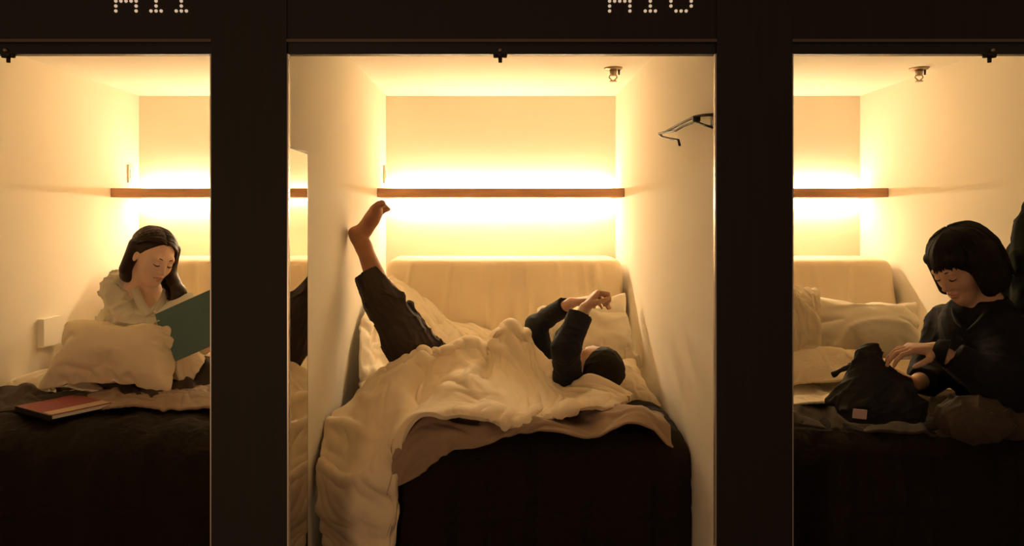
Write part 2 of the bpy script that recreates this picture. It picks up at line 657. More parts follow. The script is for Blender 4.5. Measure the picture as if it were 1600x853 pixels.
def head_sdf(S, c, R, s=1.0):
    """c head centre, R frame (right, forward, up)"""
    def e(p, r, k=.02, op='add', Q=None): S.ell(hp(c, R, np.array(p)*s), np.array(r)*s, R if Q is None else R @ Q, k*s, op)
    def q(a, b, ra, rb, k=.01, op='add'): S.cone(hp(c, R, np.array(a)*s), hp(c, R, np.array(b)*s), ra*s, rb*s, k*s, op)
    e((0, -.018, .032), (.074, .092, .085))
    e((0, .030, -.022), (.056, .060, .084), .03)
    e((0, .052, -.088), (.026, .028, .022), .035)
    e((.031, .05, -.022), (.026, .027, .028), .02)
    e((-.031, .05, -.022), (.026, .027, .028), .02)
    q((-.034, .074, .024), (.034, .074, .024), .012, .012, .02)
    e((.031, .101, .004), (.019, .016, .012), .014, 'sub')
    e((-.031, .101, .004), (.019, .016, .012), .014, 'sub')
    e((.030, .074, .002), (.014, .0145, .0105), .006)
    e((-.030, .074, .002), (.014, .0145, .0105), .006)
    q((0, .084, .012), (0, .103, -.028), .006, .0095, .012)
    e((.010, .094, -.032), (.007, .009, .006), .006)
    e((-.010, .094, -.032), (.007, .009, .006), .006)
    q((-.016, .083, -.054), (.016, .083, -.054), .004, .004, .01)
    q((-.010, .088, -.0525), (.010, .088, -.0525), .0055, .0055, .006)
    q((-.010, .086, -.064), (.010, .086, -.064), .0065, .0065, .007)
    q((-.02, .093, -.0585), (.02, .093, -.0585), .0018, .0018, .003, 'sub')
    for sx in (-1, 1):
        e((sx*.074, -.008, -.008), (.007, .014, .024), .008)
        e((sx*.081, -.004, -.005), (.005, .007, .012), .004, 'sub')


def face_parts(c, R, s, parent, lips='lips'):
    """closed eyelids' lashes, brows and lips as small pieces on the face"""
    def w(p): return hp(c, R, np.array(p)*s)
    for sx in (-1, 1):
        pts = [w((sx*(.017+.026*t), .0905-.006*abs(t-.4)**1.5*3-.004*t, .000-.0045*math.sin(PI*t)+.002*t)) for t in np.linspace(0, 1, 9)]
        obj('eyelash', tube(pts, [.0010*s]+[.0024*s]*7+[.0010*s], 6), 'lash', parent, True)
        pts = [w((sx*(.013+.034*t), .0885-.014*t*t, .0245+.0045*math.sin(PI*min(1, t*1.1)))) for t in np.linspace(0, 1, 9)]
        obj('eyebrow', tube(pts, [.0012*s, .0022*s, .0024*s, .0024*s, .0022*s, .002*s, .0018*s, .0014*s, .0007*s], 6), 'lash', parent, True)
    S = Sdf(w((0, .085, -.058))-.035*s, w((0, .085, -.058))+.035*s, .0012*s)
    for a, b, ra, rb in (((-.018, .084, -.056), (-.005, .0925, -.0525), .002, .0048), ((.018, .084, -.056), (.005, .0925, -.0525), .002, .0048),
                         ((-.016, .084, -.0605), (0, .091, -.0645), .002, .0056), ((.016, .084, -.0605), (0, .091, -.0645), .002, .0056)):
        S.cone(w(np.array(a)*(1.15, 1.005, 1)), w(np.array(b)*(1.15, 1.005, 1)), ra*s*1.1, rb*s*1.1, .002*s)
    S.obj('lips', lips, parent)


def hand_sdf(S, wrist, fwd, normal, curl=(.5, .6, .4), s=1.0, thumb=1, spread=.10, curls=None):
    """wrist point, fwd direction of the palm, normal = side the palm faces; thumb=+1/-1 side"""
    f = Vector(fwd).normalized(); n = Vector(normal)
    n = (n-f*n.dot(f)).normalized(); sd = f.cross(n).normalized()*thumb      # towards the thumb
    W = Vector(wrist)
    lens = [(.044, .026, .020), (.048, .030, .021), (.045, .028, .021), (.035, .021, .018)]
    for i in range(4):
        off = (1.5-i)*.0195
        base = W+f*(.088-.004*abs(i-1)-(.006 if i == 3 else 0))*s+sd*off*s
        S.cone(W+sd*off*.55*s+f*.008*s, base, .0145*s, .0115*s, .012*s)
        d = (f+sd*(1.5-i)*spread*.5).normalized()
        p = base
        ang = 0
        cc = curls[i] if curls else curl
        for j, L in enumerate(lens[i]):
            ang += cc[j]
            dd = d*math.cos(ang)+n*math.sin(ang)
            q = p+dd*L*s
            r0 = (.0092, .0082, .0072)[j]*s; r1 = (.0082, .0072, .0062)[j]*s
            if i == 3: r0 *= .88; r1 *= .88
            S.cone(p, q, r0, r1, .003*s)
            p = q
    t0 = W+sd*.022*s+f*.022*s+n*.006*s
    t1 = t0+(f*.55+sd*.62+n*.35).normalized()*.038*s
    t2 = t1+(f*.85+sd*.15+n*.5).normalized()*.030*s
    t3 = t2+(f*.85-sd*.1+n*.5).normalized()*.024*s
    S.cone(t0, t1, .015*s, .0108*s, .010*s)
    S.cone(t1, t2, .0100*s, .0090*s, .003*s)
    S.cone(t2, t3, .0090*s, .0070*s, .003*s)


#==STRUCTURE
# ------------------------------------------------------------------ the setting
YF, YB = 2.0, 4.1                     # front face and back wall
ZC = 1.976                            # ceiling of the bays
XL = [-1.966, -.71]                   # left bay's walls
XM = [-.623, .6265]                   # centre bay
XR = [.713, 1.956]                    # right bay


def struct(name, bm, m, parent=None, bevel=0):
    o = obj(name, bm, m, parent, bevel=bevel)
    if parent is None: o['kind'] = 'structure'
    return o


struct('floor', box(-2.6, 2.6, -1.5, 4.25, -.1, 0), 'floor')
struct('ceiling', box(-2.06, 2.06, 2.03, 4.25, ZC, ZC+.1), 'ceil')
struct('wall_back', box(-2.06, 2.06, YB, 4.25, 0, ZC), 'wall')
struct('wall_left', box(-2.06, XL[0], 2.03, YB, 0, ZC), 'wall')
struct('wall_left_partition', box(XL[1], XM[0], 2.03, YB, 0, ZC), 'wall')
struct('wall_right_partition', box(XM[1], XR[0], 2.03, YB, 0, ZC), 'wall')
struct('wall_right', box(XR[1], 2.06, 2.03, YB, 0, ZC), 'wall')

K = YF / F_PX
PIL = [(-787-122, -787+1-0), (330, 448), (1120, 1238), (1238+664+2, 2030)]
pil_x = [((330-787-VPX)*K-0, (448-787-VPX)*K), ((330-VPX)*K, (448-VPX)*K), ((1120-VPX)*K, (1238-VPX)*K),
         ((1120+787-VPX)*K, (1238+787-VPX)*K)]
for i, (a, b) in enumerate(pil_x):
    struct('pillar', box(a, b, YF, YF+.03, 0, 2.3), 'black_wood', bevel=.0015)
HZ = CAM_Z+(VPY-65)*K                 # underside of the header boards
GLY = {'A': ["01110", "10001", "10001", "10001", "11111", "10001", "10001"],
       '1': ["010", "110", "010", "010", "010", "010", "111"],
       '0': ["01110", "10001", "10001", "10001", "10001", "10001", "01110"]}
bays = [(pil_x[0][1], pil_x[1][0], (('A', 180.0), ('1', 235.0), ('1', 274.5)), 'left'),
        (pil_x[1][1], pil_x[2][0], (('A', 952.8), ('1', 1008.6), ('0', 1048.8)), 'centre'),
        (pil_x[2][1], pil_x[3][0], (), 'right')]
for x0, x1, txt, side in bays:
    h = struct('header_board', box(x0, x1, YF+.004, YF+.146, HZ, 2.3), 'black_wood')
    struct('header_lip', box(x0, x1, YF-.002, YF+.0039, HZ-.001, HZ+.007), 'lip', h, bevel=.001)
    if txt:
        bm = bmesh.new()
        for ch, px in txt:
            g = GLY[ch]
            for r, row in enumerate(g):
                for c, v in enumerate(row):
                    if v == '1':
                        p = P(px+c*7.95, 16.6-(6-r)*7.75, YF)
                        cyl((p.x, YF+.0045, p.z), (p.x, YF+.0015, p.z), .0046, .0040, 14, bm)
        struct('room_number', bm, 'dot', h)
    # blind cassette under the header, hidden cloth rolled up, with its latch in the middle
    bl = empty('roller_blind', ((x0+x1)/2, YF+.02, HZ-.01), {
        'left': 'black rolled up blind under the header of the bay with the woman reading',
        'centre': 'black rolled up blind under the header of the middle bay',
        'right': 'black rolled up blind under the header of the bay with the woman in navy'}[side], 'blind', 'rolled up blinds over the bays')
    zb = CAM_Z+(VPY-84.5)*(YF+.008)/F_PX
    obj('bottom_bar', box(x0+.0005, x1-.0005, YF+.008, YF+.034, zb, HZ-.0012), 'black', bl, bevel=.002)
    cx = {'left': (7-VPX)*K, 'centre': (781.5-VPX)*K, 'right': (1552-VPX)*K}[side]
    bm = cyl((cx, YF+.016, zb+.01), (cx, YF+.016, zb-.006), .008, .011)
    for s in (-1, 1):
        cyl((cx+s*.012, YF+.016, zb+.003), (cx+s*.012, YF+.016, zb-.008), .0075, .006, 14, bm)
    cyl((cx, YF+.016, zb-.006), (cx, YF+.016, zb-.021), .0055, .005, 14, bm)
    lt = obj('latch', bm, 'steel', bl, True)
    obj('latch_button', cyl((cx, YF+.0079, zb+.009), (cx, YF-.002, zb+.009), .006, .004), 'chrome', lt, True)
    for s, xx in ((1, x0), (-1, x1)):
        gm = box(min(xx, xx+s*.004), max(xx, xx+s*.004), YF+.002, YF+.018, .02, zb-.0005, None)
        obj('guide_rail', gm, 'guide', bl)

# ------------------------------------------------------------------ light shelves, one per bay
for (x0, x1), side in ((XL, 'left'), (XM, 'centre'), (XR, 'right')):
    sh = empty('light_shelf', ((x0+x1)/2, YB-.15, 1.43), {
        'left': 'brown wooden wall shelf glowing from behind above the woman reading',
        'centre': 'brown wooden wall shelf glowing from behind above the lying woman',
        'right': 'brown wooden wall shelf glowing from behind in the bay with the woman in navy'}[side], 'shelf', 'glowing shelves on the back walls')
    z0 = CAM_Z+(VPY-308)*3.80/F_PX; z1 = CAM_Z+(VPY-294)*3.80/F_PX
    obj('board', box(x0+.002, x1-.002, 3.80, YB-.001, z0, z1), 'wood', sh, bevel=.004, seg=3)
    obj('light_strip', box(x0+.03, x1-.03, YB-.030, YB-.014, z1+.0005, z1+.010), 'led_mid' if side == 'centre' else 'led', sh)
    obj('light_strip', box(x0+.03, x1-.03, YB-.030, YB-.014, z0-.010, z0-.0005), 'led_mid_down' if side == 'centre' else 'led_down', sh)

# ------------------------------------------------------------------ sprinklers
for px, label in ((958, 'small chrome sprinkler head on the ceiling of the middle bay'),
                  (1436, 'small chrome sprinkler head on the ceiling of the bay with the woman in navy')):
    x = (px-VPX)*3.35/F_PX
    t = empty('fire_sprinkler', (x, 3.35, ZC), label, 'sprinkler', 'ceiling sprinkler heads')
    obj('flange', cyl((x, 3.35, ZC-.0002), (x, 3.35, ZC-.008), .042, .036, 32), 'chrome', t, True)
    bm = cyl((x, 3.35, ZC-.008), (x, 3.35, ZC-.034), .017, .013, 20)
    obj('body', bm, 'chrome', t, True)
    bm = bmesh.new()
    for s in (-1, 1):
        tube([(x+s*.012, 3.35, ZC-.030), (x+s*.018, 3.35, ZC-.042), (x+s*.004, 3.35, ZC-.056)], .0028, 8, bm)
    obj('yoke', bm, 'chrome', t, True)
    obj('deflector', cyl((x, 3.35, ZC-.056), (x, 3.35, ZC-.060), .014, .017, 20), 'chrome', t, True)
    bm = cyl((x+.026, 3.35, ZC-.008), (x+.026, 3.35, ZC-.030), .005, .004, 10)
    obj('trigger_lever', bm, 'steel', t, True)

# ------------------------------------------------------------------ mirror on the centre bay's left wall
mx = XM[0]
t = empty('wall_mirror', (mx, 2.2, .8), 'tall narrow mirror on the left wall of the middle bay, beside the dark pillar', 'mirror')
zt = CAM_Z+(VPY-238)*2.40/F_PX
obj('mirror_frame', box(mx+.0003, mx+.010, 2.05, 2.400, .15, zt), 'frame', t, bevel=.001)
obj('mirror_glass', box(mx+.0101, mx+.0108, 2.055, 2.392, .156, zt-.007), 'mirror', t)

# ------------------------------------------------------------------ wall fittings
x = XL[0]
def wallbox(name, x, y0, y1, z0, z1, th, m, label, cat, sw=0, sgn=1, group=None):
    t = empty(name, (x, (y0+y1)/2, (z0+z1)/2), label, cat, group)
    a, b = x+sgn*.0004, x+sgn*th
    obj('plate', box(min(a, b), max(a, b), y0, y1, z0, z1), m, t, bevel=.003)
    c = b+sgn*.004
    for k in range(sw):
        f0 = y0+(y1-y0)*(.15+.7*k/max(1, sw)); f1 = y0+(y1-y0)*(.15+.7*(k+1)/max(1, sw)-.03)
        obj('socket', box(min(b, c), max(b, c), f0, f1, z0+(z1-z0)*.25, z1-(z1-z0)*.25), m, t, bevel=.0015)
    return t
wallbox('outlet_box', XL[0], 3.20, 3.33, P(62, 542, 3.22).z, P(62, 498, 3.22).z, .028, 'wall',
        'pale flat outlet box on the wall left of the woman reading', 'outlet', 0)
wallbox('light_switch', XL[0], 3.97, 4.03, P(0, 286, 4.0).z, P(0, 258, 4.0).z, .010, 'plastic',
        'small white switch plate above the glowing shelf over the woman reading', 'light switch', 1, group=None)
wallbox('light_switch', XM[0], 4.00, 4.06, P(0, 286, 4.0).z, P(0, 258, 4.0).z, .010, 'plastic',
        'small white switch plate above the glowing shelf of the middle bay', 'light switch', 1, group=None)

# coat hanger folded out from the centre bay's right wall
xw = XM[1]
t = empty('coat_hanger', (xw, 2.2, 1.6), 'thin black coat hanger on the right wall of the middle bay', 'hanger')
def pw(px, py, off):      # point near the right wall, off metres in front of it
    d = (xw-off)*F_PX/(px-VPX)
    return P(px, py, d)
bm = tube([pw(1116, 179, .02), pw(1098, 180, .03), pw(1086, 182, .04), pw(1060, 195, .05), pw(1040, 206, .06), pw(1030, 209, .06)], .0042, 8)
obj('upper_arm', bm, 'steel', t, True)
bm = tube([pw(1116, 200, .02), pw(1100, 195, .03), pw(1086, 190, .04), pw(1068, 197, .05), pw(1056, 204, .06), pw(1036, 207, .06)], .0036, 8)
obj('lower_arm', bm, 'steel', t, True)
bm = tube([pw(1030, 209, .06), pw(1035, 214, .06), pw(1048, 217, .06), pw(1060, 219, .055), pw(1062, 227, .055)], .0042, 8)
obj('hook', bm, 'steel', t, True)
a = pw(1087, 186, .045)
obj('pivot', cyl(a+Vector((-.008, 0, 0)), a+Vector((.012, 0, 0)), .010, .009), 'steel', t, True)
a = pw(1113, 189, .02)
obj('wall_mount', box(xw-.022, xw-.0003, a.y-.012, a.y+.012, a.z-.020, a.z+.020), 'steel', t, bevel=.003)

#==BEDS
# ------------------------------------------------------------------ beds
BED_Z = .585
SIDES = {'left': (XL[0]+.03, XL[1]-.005), 'centre': (-.345, XM[1]-.012), 'right': (XR[0]+.005, XR[1]-.02)}
for side, (x0, x1) in SIDES.items():
    lab = {'left': 'bed under the woman reading, mostly covered with dark bedding',
           'centre': 'single bed under the lying woman, hung with a dark cover',
           'right': 'bed under the woman in navy, with a cream sheet at the back'}[side]
    t = empty('bed', ((x0+x1)/2, 3.2, 0), lab, 'bed', 'beds in the bays')
    obj('bed_base', box(x0+.02, x1-.01, 2.50, 3.98, .0005, .34), 'black_wood', t, bevel=.006)
    bm = box(x0+.015, x1-.008, 2.50, 4.00, .3405, BED_Z-.02)
    obj('mattress', bm, 'sheet', t, bevel=.055, seg=5)


def backrest(name, x0, x1, label, seed):
    """thick leaning back cushion under a hanging sheet"""
    prof = [(4.085, .57), (4.090, .80), (4.090, 1.04), (4.078, 1.092), (4.03, 1.108), (3.92, 1.112), (3.80, 1.110), (3.735, 1.106), (3.705, 1.090),
            (3.690, 1.055), (3.672, .98), (3.645, .90), (3.610, .81), (3.570, .72), (3.535, .64), (3.50, .575)]
    pr = catmull(prof, np.linspace(0, len(prof)-1, 110))
    cen = np.array([3.86, .84])
    nx = 150
    A = np.zeros((110, nx, 3))
    for i in range(nx):
        u = i/(nx-1)
        e = min(u, 1-u)*(x1-x0)
        r = .045
        s = 1.0 if e > r else math.sqrt(max(0, 1-(1-e/r)**2))
        ins = (1-s)*.045
        q = pr.copy()
        dv = q-cen; L = np.linalg.norm(dv, axis=1, keepdims=True)
        q = q-dv/L*ins
        A[:, i, 0] = x0+(x1-x0)*u; A[:, i, 1] = q[:, 0]; A[:, i, 2] = q[:, 1]
    rng = random.Random(seed)
    ridges = [(rng.uniform(.08, .92), rng.uniform(-.10, .10), rng.uniform(.005, .011), rng.uniform(.006, .013)) for _ in range(12)]
    for j in range(45, 110):
        v = (j-45)/65
        for i in range(nx):
            u = i/(nx-1)
            d = 0
            for c, sl, wd, a in ridges:
                d += a*min(1, v*3)*math.exp(-((u-c-sl*v*v)/(wd*(1+v*1.5)))**2)
            d += .006*noise.noise(Vector((u*7+seed, v*2.5, seed)))*min(1, v*3)
            A[j, i, 1] -= d
    me = grid_mesh(name, A)
    o = link_mesh(name, me, 'headsheet', None, True)
    bm = bmesh.new(); bm.from_mesh(me)
    for side in (0, nx-1):
        bm.verts.ensure_lookup_table()
        bm.faces.new([bm.verts[j*nx+side] for j in range(110)])
    bm.faces.new([bm.verts[109*nx+i] for i in range(nx)]+[bm.verts[i] for i in reversed(range(nx))])
    bmesh.ops.recalc_face_normals(bm, faces=bm.faces)
    bm.to_mesh(me); bm.free()
    return tag(o, label, 'back cushion', 'leaning back cushions')


backrest('back_cushion', XL[0]+.12, XL[1]-.02, 'cream covered back cushion behind the woman reading', 5)
backrest('back_cushion', XM[0]+.06, XM[1]-.025, 'cream covered back cushion behind the lying woman', 2)
backrest('back_cushion', XR[0]+.02, XR[1]-.025, 'cream covered back cushion behind the woman in navy', 9)


def spread(name, x0, x1, label, seed, yb=3.05, yf=2.43, zb=.03, ztop=.592, left_drop=False):
    """dark cover over the front of a bed, hanging down over the front edge"""
    prof = [(yb, ztop), (2.9, ztop+.003), (2.75, ztop+.004), (2.66, ztop+.002), (yf+.13, ztop-.006), (yf+.075, ztop-.022), (yf+.03, ztop-.055),
            (yf+.006, ztop-.11), (yf-.004, ztop-.20), (yf-.002, ztop-.30), (yf+.01, zb)]
    nx, ny = 130, 90
    pr = catmull(prof, np.linspace(0, len(prof)-1, ny))
    A = np.zeros((ny, nx, 3))
    for i in range(nx):
        u = i/(nx-1)
        xx = x0+(x1-x0)*u
        e0 = (xx-x0) if left_drop else 9
        e1 = x1-xx
        drop = 0
        for e in (e0, e1):
            r = .07
            if e < r: drop += r*.8*(1-math.sqrt(max(0, 1-(1-e/r)**2)))
        for j in range(ny):
            y, z = pr[j]
            v = j/(ny-1)
            hang = min(1, max(0, (v-.45)/.3))
            top = 1-hang
            n1 = noise.noise(Vector((xx*5+seed, y*4, 0)))
            n2 = noise.noise(Vector((xx*13+seed, y*9+z*2, 3)))
            fold = noise.noise(Vector((xx*16+seed*2+.6*v, v*1.5, 7)))
            A[j, i] = (xx+.006*n1*hang, y-hang*(.026*fold+.008*n2+.006*n1)+ (drop*1.0*hang), z+top*(.012*n1+.010*n2+.008+.010*fold)-drop*top*1.0)
    if left_drop:      # hang the left border down the bed's side
        pass
    me = grid_mesh(name, A)
    o = link_mesh(name, me, 'spread', None, True)
    vg = o.vertex_groups.new(name='pin')
    vg.add(list(range(nx*ny)), .3, 'REPLACE')
    c = o.modifiers.new('cloth', 'CLOTH'); s = c.settings
    s.quality = 5; s.mass = .2; s.effector_weights.gravity = .1
    s.vertex_group_mass = 'pin'; s.pin_stiffness = .5
    s.shrink_min = s.shrink_max = -.035
    s.bending_stiffness = .5; s.air_damping = 3
    SIM.append((o, .008, -1, 12))
    return tag(o, label, 'bedspread', 'dark bedspreads')


spread('bedspread', SIDES['left'][0], SIDES['left'][1], 'dark brown bedspread hanging over the front of the bed, under the red book', 1)
spread('bedspread', -.352, XM[1]-.008, 'dark brown bedspread hanging over the front of the middle bed', 4, left_drop=True)
spread('bedspread', SIDES['right'][0], SIDES['right'][1], 'dark brown bedspread hanging over the bed, under the black bag', 8)
# side of the centre bed: the cover's left drop
bm = bmesh.new()
o = obj('side_drop', box(-.352, -.345, 2.47, 3.0, .03, .55), 'spread', None, bevel=.003)
for q in COL.objects:
    if q.name.startswith('bedspread') and 'middle' in q.get('label', ''):
        o.parent = q

# ---- centre bay bedding
T = (
 [(604, 640, 3.24), (650, 600, 3.26), (690, 590, 3.30), (730, 590, 3.35), (770, 590, 3.36), (800, 590, 3.36), (828, 595, 3.28), (850, 618, 3.1), (890, 622, 3.02), (925, 622, 2.98), (985, 628, 2.86)],
 [(590, 594, 2.96), (628, 566, 2.93), (682, 548, 2.95), (728, 545, 3.04), (766, 543, 3.10), (797, 512, 3.14), (830, 540, 3.08), (862, 598, 2.94), (896, 606, 2.86), (925, 590, 2.84), (985, 622, 2.80)],
 [(565, 615, 2.90), (604, 590, 2.86), (662, 564, 2.88), (722, 556, 2.96), (760, 566, 3.00), (797, 530, 3.06), (836, 566, 3.00), (864, 606, 2.88), (896, 613, 2.82), (930, 604, 2.80), (985, 626, 2.77)],
 [(542, 642, 2.84), (586, 622, 2.80), (644, 596, 2.80), (706, 588, 2.85), (752, 598, 2.85), (794, 572, 2.92), (840, 596, 2.88), (872, 618, 2.80), (905, 616, 2.78), (940, 616, 2.77), (985, 628, 2.75)],
 [(509, 700, 2.60), (560, 676, 2.62), (628, 650, 2.62), (686, 620, 2.70), (740, 618, 2.70), (790, 615, 2.72), (836, 624, 2.70), (885, 629, 2.73), (910, 626, 2.73), (940, 624, 2.73), (980, 631, 2.72)],
 [(500, 760, 2.50), (540, 765, 2.47), (600, 715, 2.44), (650, 648, 2.52), (722, 640, 2.53), (772, 642, 2.52), (818, 652, 2.50), (880, 642, 2.60), (910, 636, 2.63), (940, 632, 2.65), (975, 634, 2.68)],
 [(503, 820, 2.49), (546, 830, 2.47), (606, 790, 2.415), (638, 664, 2.44), (700, 646, 2.46), (755, 650, 2.45), (796, 664, 2.43), (850, 654, 2.49), (890, 645, 2.54), (930, 640, 2.58), (968, 637, 2.64)],
 [(514, 890, 2.50), (556, 910, 2.49), (604, 905, 2.41), (640, 676, 2.41), (700, 655, 2.43), (758, 659, 2.425), (798, 673, 2.415), (850, 660, 2.47), (890, 650, 2.52), (930, 644, 2.56), (966, 640, 2.63)],
)
o = cloth_loft('duvet', T, 'linen', nx=190, ny=140, thick=.016, seed=3, amp=.003, shrink=-.012,
               fold=[(74, .12, .80, .050), (50, .08, .60, .030), (84, .045, .5, .012)])
tag(o, 'cream crumpled duvet over the lying woman, spilling off the bed at the left', 'duvet')
# taupe blanket peeking from under the duvet
T = (
 [(600, 690, 2.60), (670, 640, 2.75), (760, 625, 2.75), (860, 622, 2.80), (950, 622, 2.80), (1015, 630, 2.80), (1025, 640, 2.78)],
 [(620, 690, 2.44), (665, 645, 2.52), (750, 650, 2.55), (850, 643, 2.60), (950, 636, 2.65), (1020, 640, 2.68), (1032, 650, 2.66)],
 [(614, 722, 2.40), (660, 690, 2.41), (740, 662, 2.44), (850, 657, 2.47), (950, 650, 2.52), (1025, 652, 2.54), (1046, 664, 2.52)],
 [(612, 760, 2.395), (655, 742, 2.395), (706, 706, 2.395), (800, 682, 2.40), (900, 668, 2.42), (1000, 662, 2.44), (1062, 684, 2.44)],
)
o = cloth_loft('blanket', T, 'taupe', nx=120, ny=50, thick=.008, seed=6, amp=.004)
tag(o, 'taupe blanket showing below the cream duvet in the middle bay', 'blanket', 'blankets folded on the beds')
# sheet running up into the left back corner
T = (
 [(562, 500, 3.26), (592, 452, 3.50), (618, 432, 3.70), (668, 476, 3.64), (735, 508, 3.58), (805, 520, 3.52)],
 [(560, 540, 3.14), (594, 500, 3.36), (636, 470, 3.56), (690, 502, 3.52), (745, 522, 3.50), (805, 540, 3.44)],
 [(560, 585, 3.06), (600, 550, 3.26), (650, 540, 3.40), (700, 545, 3.40), (755, 550, 3.40), (810, 560, 3.36)],
 [(562, 640, 2.98), (606, 620, 3.08), (650, 605, 3.22), (700, 600, 3.30), (760, 596, 3.34), (815, 596, 3.30)],
)
o = cloth_loft('bed_sheet', T, 'sheet', nx=110, ny=80, thick=.010, seed=12, amp=.006)
tag(o, 'cream bed sheet pulled up into the corner behind the raised leg', 'sheet')
pillow('pillow', 'sheet', .42, .36, .15, P(930, 524, 3.30)+Vector((-.02, .02, -.01)), (R_ := math.radians(62), math.radians(-8), math.radians(8)),
       'large cream pillow leaning behind the head of the lying woman', group='cream pillows', seed=1)
pillow('pillow', 'linen', .37, .30, .15, P(955, 598, 2.98)+Vector((-.02, .0, -.015)), (math.radians(28), math.radians(-6), math.radians(12)),
       'cream pillow under the dark hair of the lying woman, against the right wall', group='cream pillows', seed=2)

# ---- left bay bedding
pillow('pillow', 'linen', .50, .33, .21, P(182, 552, 2.93), (math.radians(52), math.radians(3), math.radians(2)),
       'large cream pillow in front of the woman reading', group='cream pillows', seed=7)
T = (
 [(80, 610, 3.2), (130, 560, 3.2), (180, 520, 3.2), (230, 530, 3.2), (280, 560, 3.2), (335, 590, 3.2)],
 [(80, 600, 3.1), (130, 540, 3.1), (170, 508, 3.1), (228, 513, 3.08), (280, 538, 3.06), (318, 566, 3.06)],
 [(84, 602, 3.02), (130, 575, 3.02), (185, 532, 3.0), (238, 530, 2.98), (282, 553, 2.97), (312, 576, 2.98)],
 [(84, 612, 3.0), (130, 605, 3.0), (185, 592, 2.98), (235, 588, 2.96), (272, 592, 2.95), (300, 598, 2.96)],
)
o = cloth_loft('duvet', T, 'linen', nx=100, ny=70, thick=.014, seed=21, amp=.006)
tag(o, 'cream duvet heaped behind the big pillow of the woman reading', 'duvet')
T = (
 [(-60, 606, 3.14), (0, 604, 3.14), (50, 590, 3.12), (90, 578, 3.10), (125, 590, 3.06), (160, 604, 3.04)],
 [(-60, 608, 3.06), (0, 604, 3.04), (45, 590, 3.02), (85, 580, 3.00), (125, 592, 2.98), (160, 606, 2.96)],
 [(-60, 622, 2.96), (0, 620, 2.95), (40, 612, 2.93), (85, 606, 2.90), (125, 610, 2.88), (160, 616, 2.87)],
)
o = cloth_loft('bed_sheet', T, 'sheet', nx=80, ny=40, thick=.01, seed=23, amp=.006)
tag(o, 'cream sheet crumpled behind the red book', 'sheet')
T = (
 [(-120, 612, 3.00), (0, 616, 2.98), (50, 606, 2.97), (100, 622, 2.95), (150, 603, 3.06), (205, 597, 3.08), (250, 600, 3.08), (290, 568, 3.14), (330, 566, 3.14), (400, 568, 3.14)],
 [(-120, 606, 2.92), (0, 606, 2.90), (48, 597, 2.89), (100, 620, 2.87), (150, 600, 2.97), (205, 594, 2.98), (250, 598, 2.98), (290, 571, 3.06), (330, 567, 3.06), (400, 569, 3.06)],
 [(-120, 626, 2.82), (0, 626, 2.80), (48, 620, 2.80), (100, 632, 2.78), (150, 612, 2.90), (205, 610, 2.90), (250, 612, 2.90), (290, 596, 2.95), (330, 594, 2.95), (400, 596, 2.95)],
 [(-120, 648, 2.68), (0, 646, 2.68), (48, 643, 2.68), (100, 645, 2.68), (150, 628, 2.80), (205, 626, 2.80), (250, 626, 2.80), (290, 616, 2.86), (330, 614, 2.86), (400, 614, 2.86)],
)
o = cloth_loft('blanket', T, 'grey', nx=150, ny=50, thick=.01, seed=31, amp=.004)
tag(o, 'dark grey-brown blanket bunched under the pillow of the woman reading', 'blanket', 'blankets folded on the beds')
T = (
 [(95, 628, 2.86), (150, 614, 2.92), (215, 613, 2.94), (270, 606, 2.97), (330, 602, 2.98), (400, 600, 2.98)],
 [(100, 632, 2.80), (150, 619, 2.85), (215, 617, 2.87), (270, 612, 2.89), (330, 608, 2.89), (400, 606, 2.89)],
 [(105, 640, 2.72), (150, 629, 2.77), (215, 626, 2.78), (270, 624, 2.79), (330, 622, 2.79), (400, 620, 2.79)],
 [(110, 646, 2.67), (150, 642, 2.68), (215, 636, 2.69), (270, 640, 2.68), (330, 636, 2.70), (400, 636, 2.70)],
)
o = cloth_loft('blanket', T, 'taupe', nx=110, ny=40, thick=.01, seed=37, amp=.003)
tag(o, 'taupe blanket rumpled in front of the big pillow of the woman reading', 'blanket', 'blankets folded on the beds')

# ---- right bay bedding
pillow('pillow', 'sheet', .56, .34, .17, P(1345, 515, 3.25), (math.radians(50), math.radians(3), math.radians(-4)),
       'large cream pillow behind the black bag', group='cream pillows', seed=11)
pillow('pillow', 'linen', .34, .42, .13, P(1238, 515, 3.15), (math.radians(70), math.radians(8), math.radians(14)),
       'narrow cream pillow standing beside the right pillar', group='cream pillows', seed=13)
T = (
 [(1180, 575, 3.2), (1240, 560, 3.2), (1280, 553, 3.2), (1330, 560, 3.2), (1380, 575, 3.2)],
 [(1180, 560, 3.1), (1240, 548, 3.1), (1280, 545, 3.1), (1330, 550, 3.1), (1380, 570, 3.1)],
 [(1180, 585, 3.0), (1240, 575, 3.0), (1280, 575, 3.0), (1330, 578, 3.0), (1380, 590, 3.0)],
 [(1180, 606, 2.95), (1240, 601, 2.95), (1280, 598, 2.95), (1330, 597, 2.95), (1380, 604, 2.95)],
)
o = cloth_loft('duvet', T, 'linen', nx=90, ny=60, thick=.014, seed=41, amp=.008)
tag(o, 'cream duvet crumpled in front of the pillow behind the black bag', 'duvet')
T = (
 [(1170, 600, 3.1), (1240, 596, 3.1), (1300, 592, 3.1), (1400, 592, 3.1)],
 [(1170, 612, 2.95), (1240, 608, 2.95), (1300, 602, 2.95), (1400, 602, 2.95)],
 [(1170, 630, 2.80), (1240, 624, 2.80), (1300, 618, 2.80), (1400, 618, 2.80)],
 [(1170, 640, 2.70), (1240, 634, 2.70), (1300, 630, 2.70), (1400, 628, 2.70)],
)
o = cloth_loft('bed_sheet', T, 'sheet', nx=70, ny=40, thick=.01, seed=43, amp=.004)
tag(o, 'cream sheet lying flat left of the black bag', 'sheet')
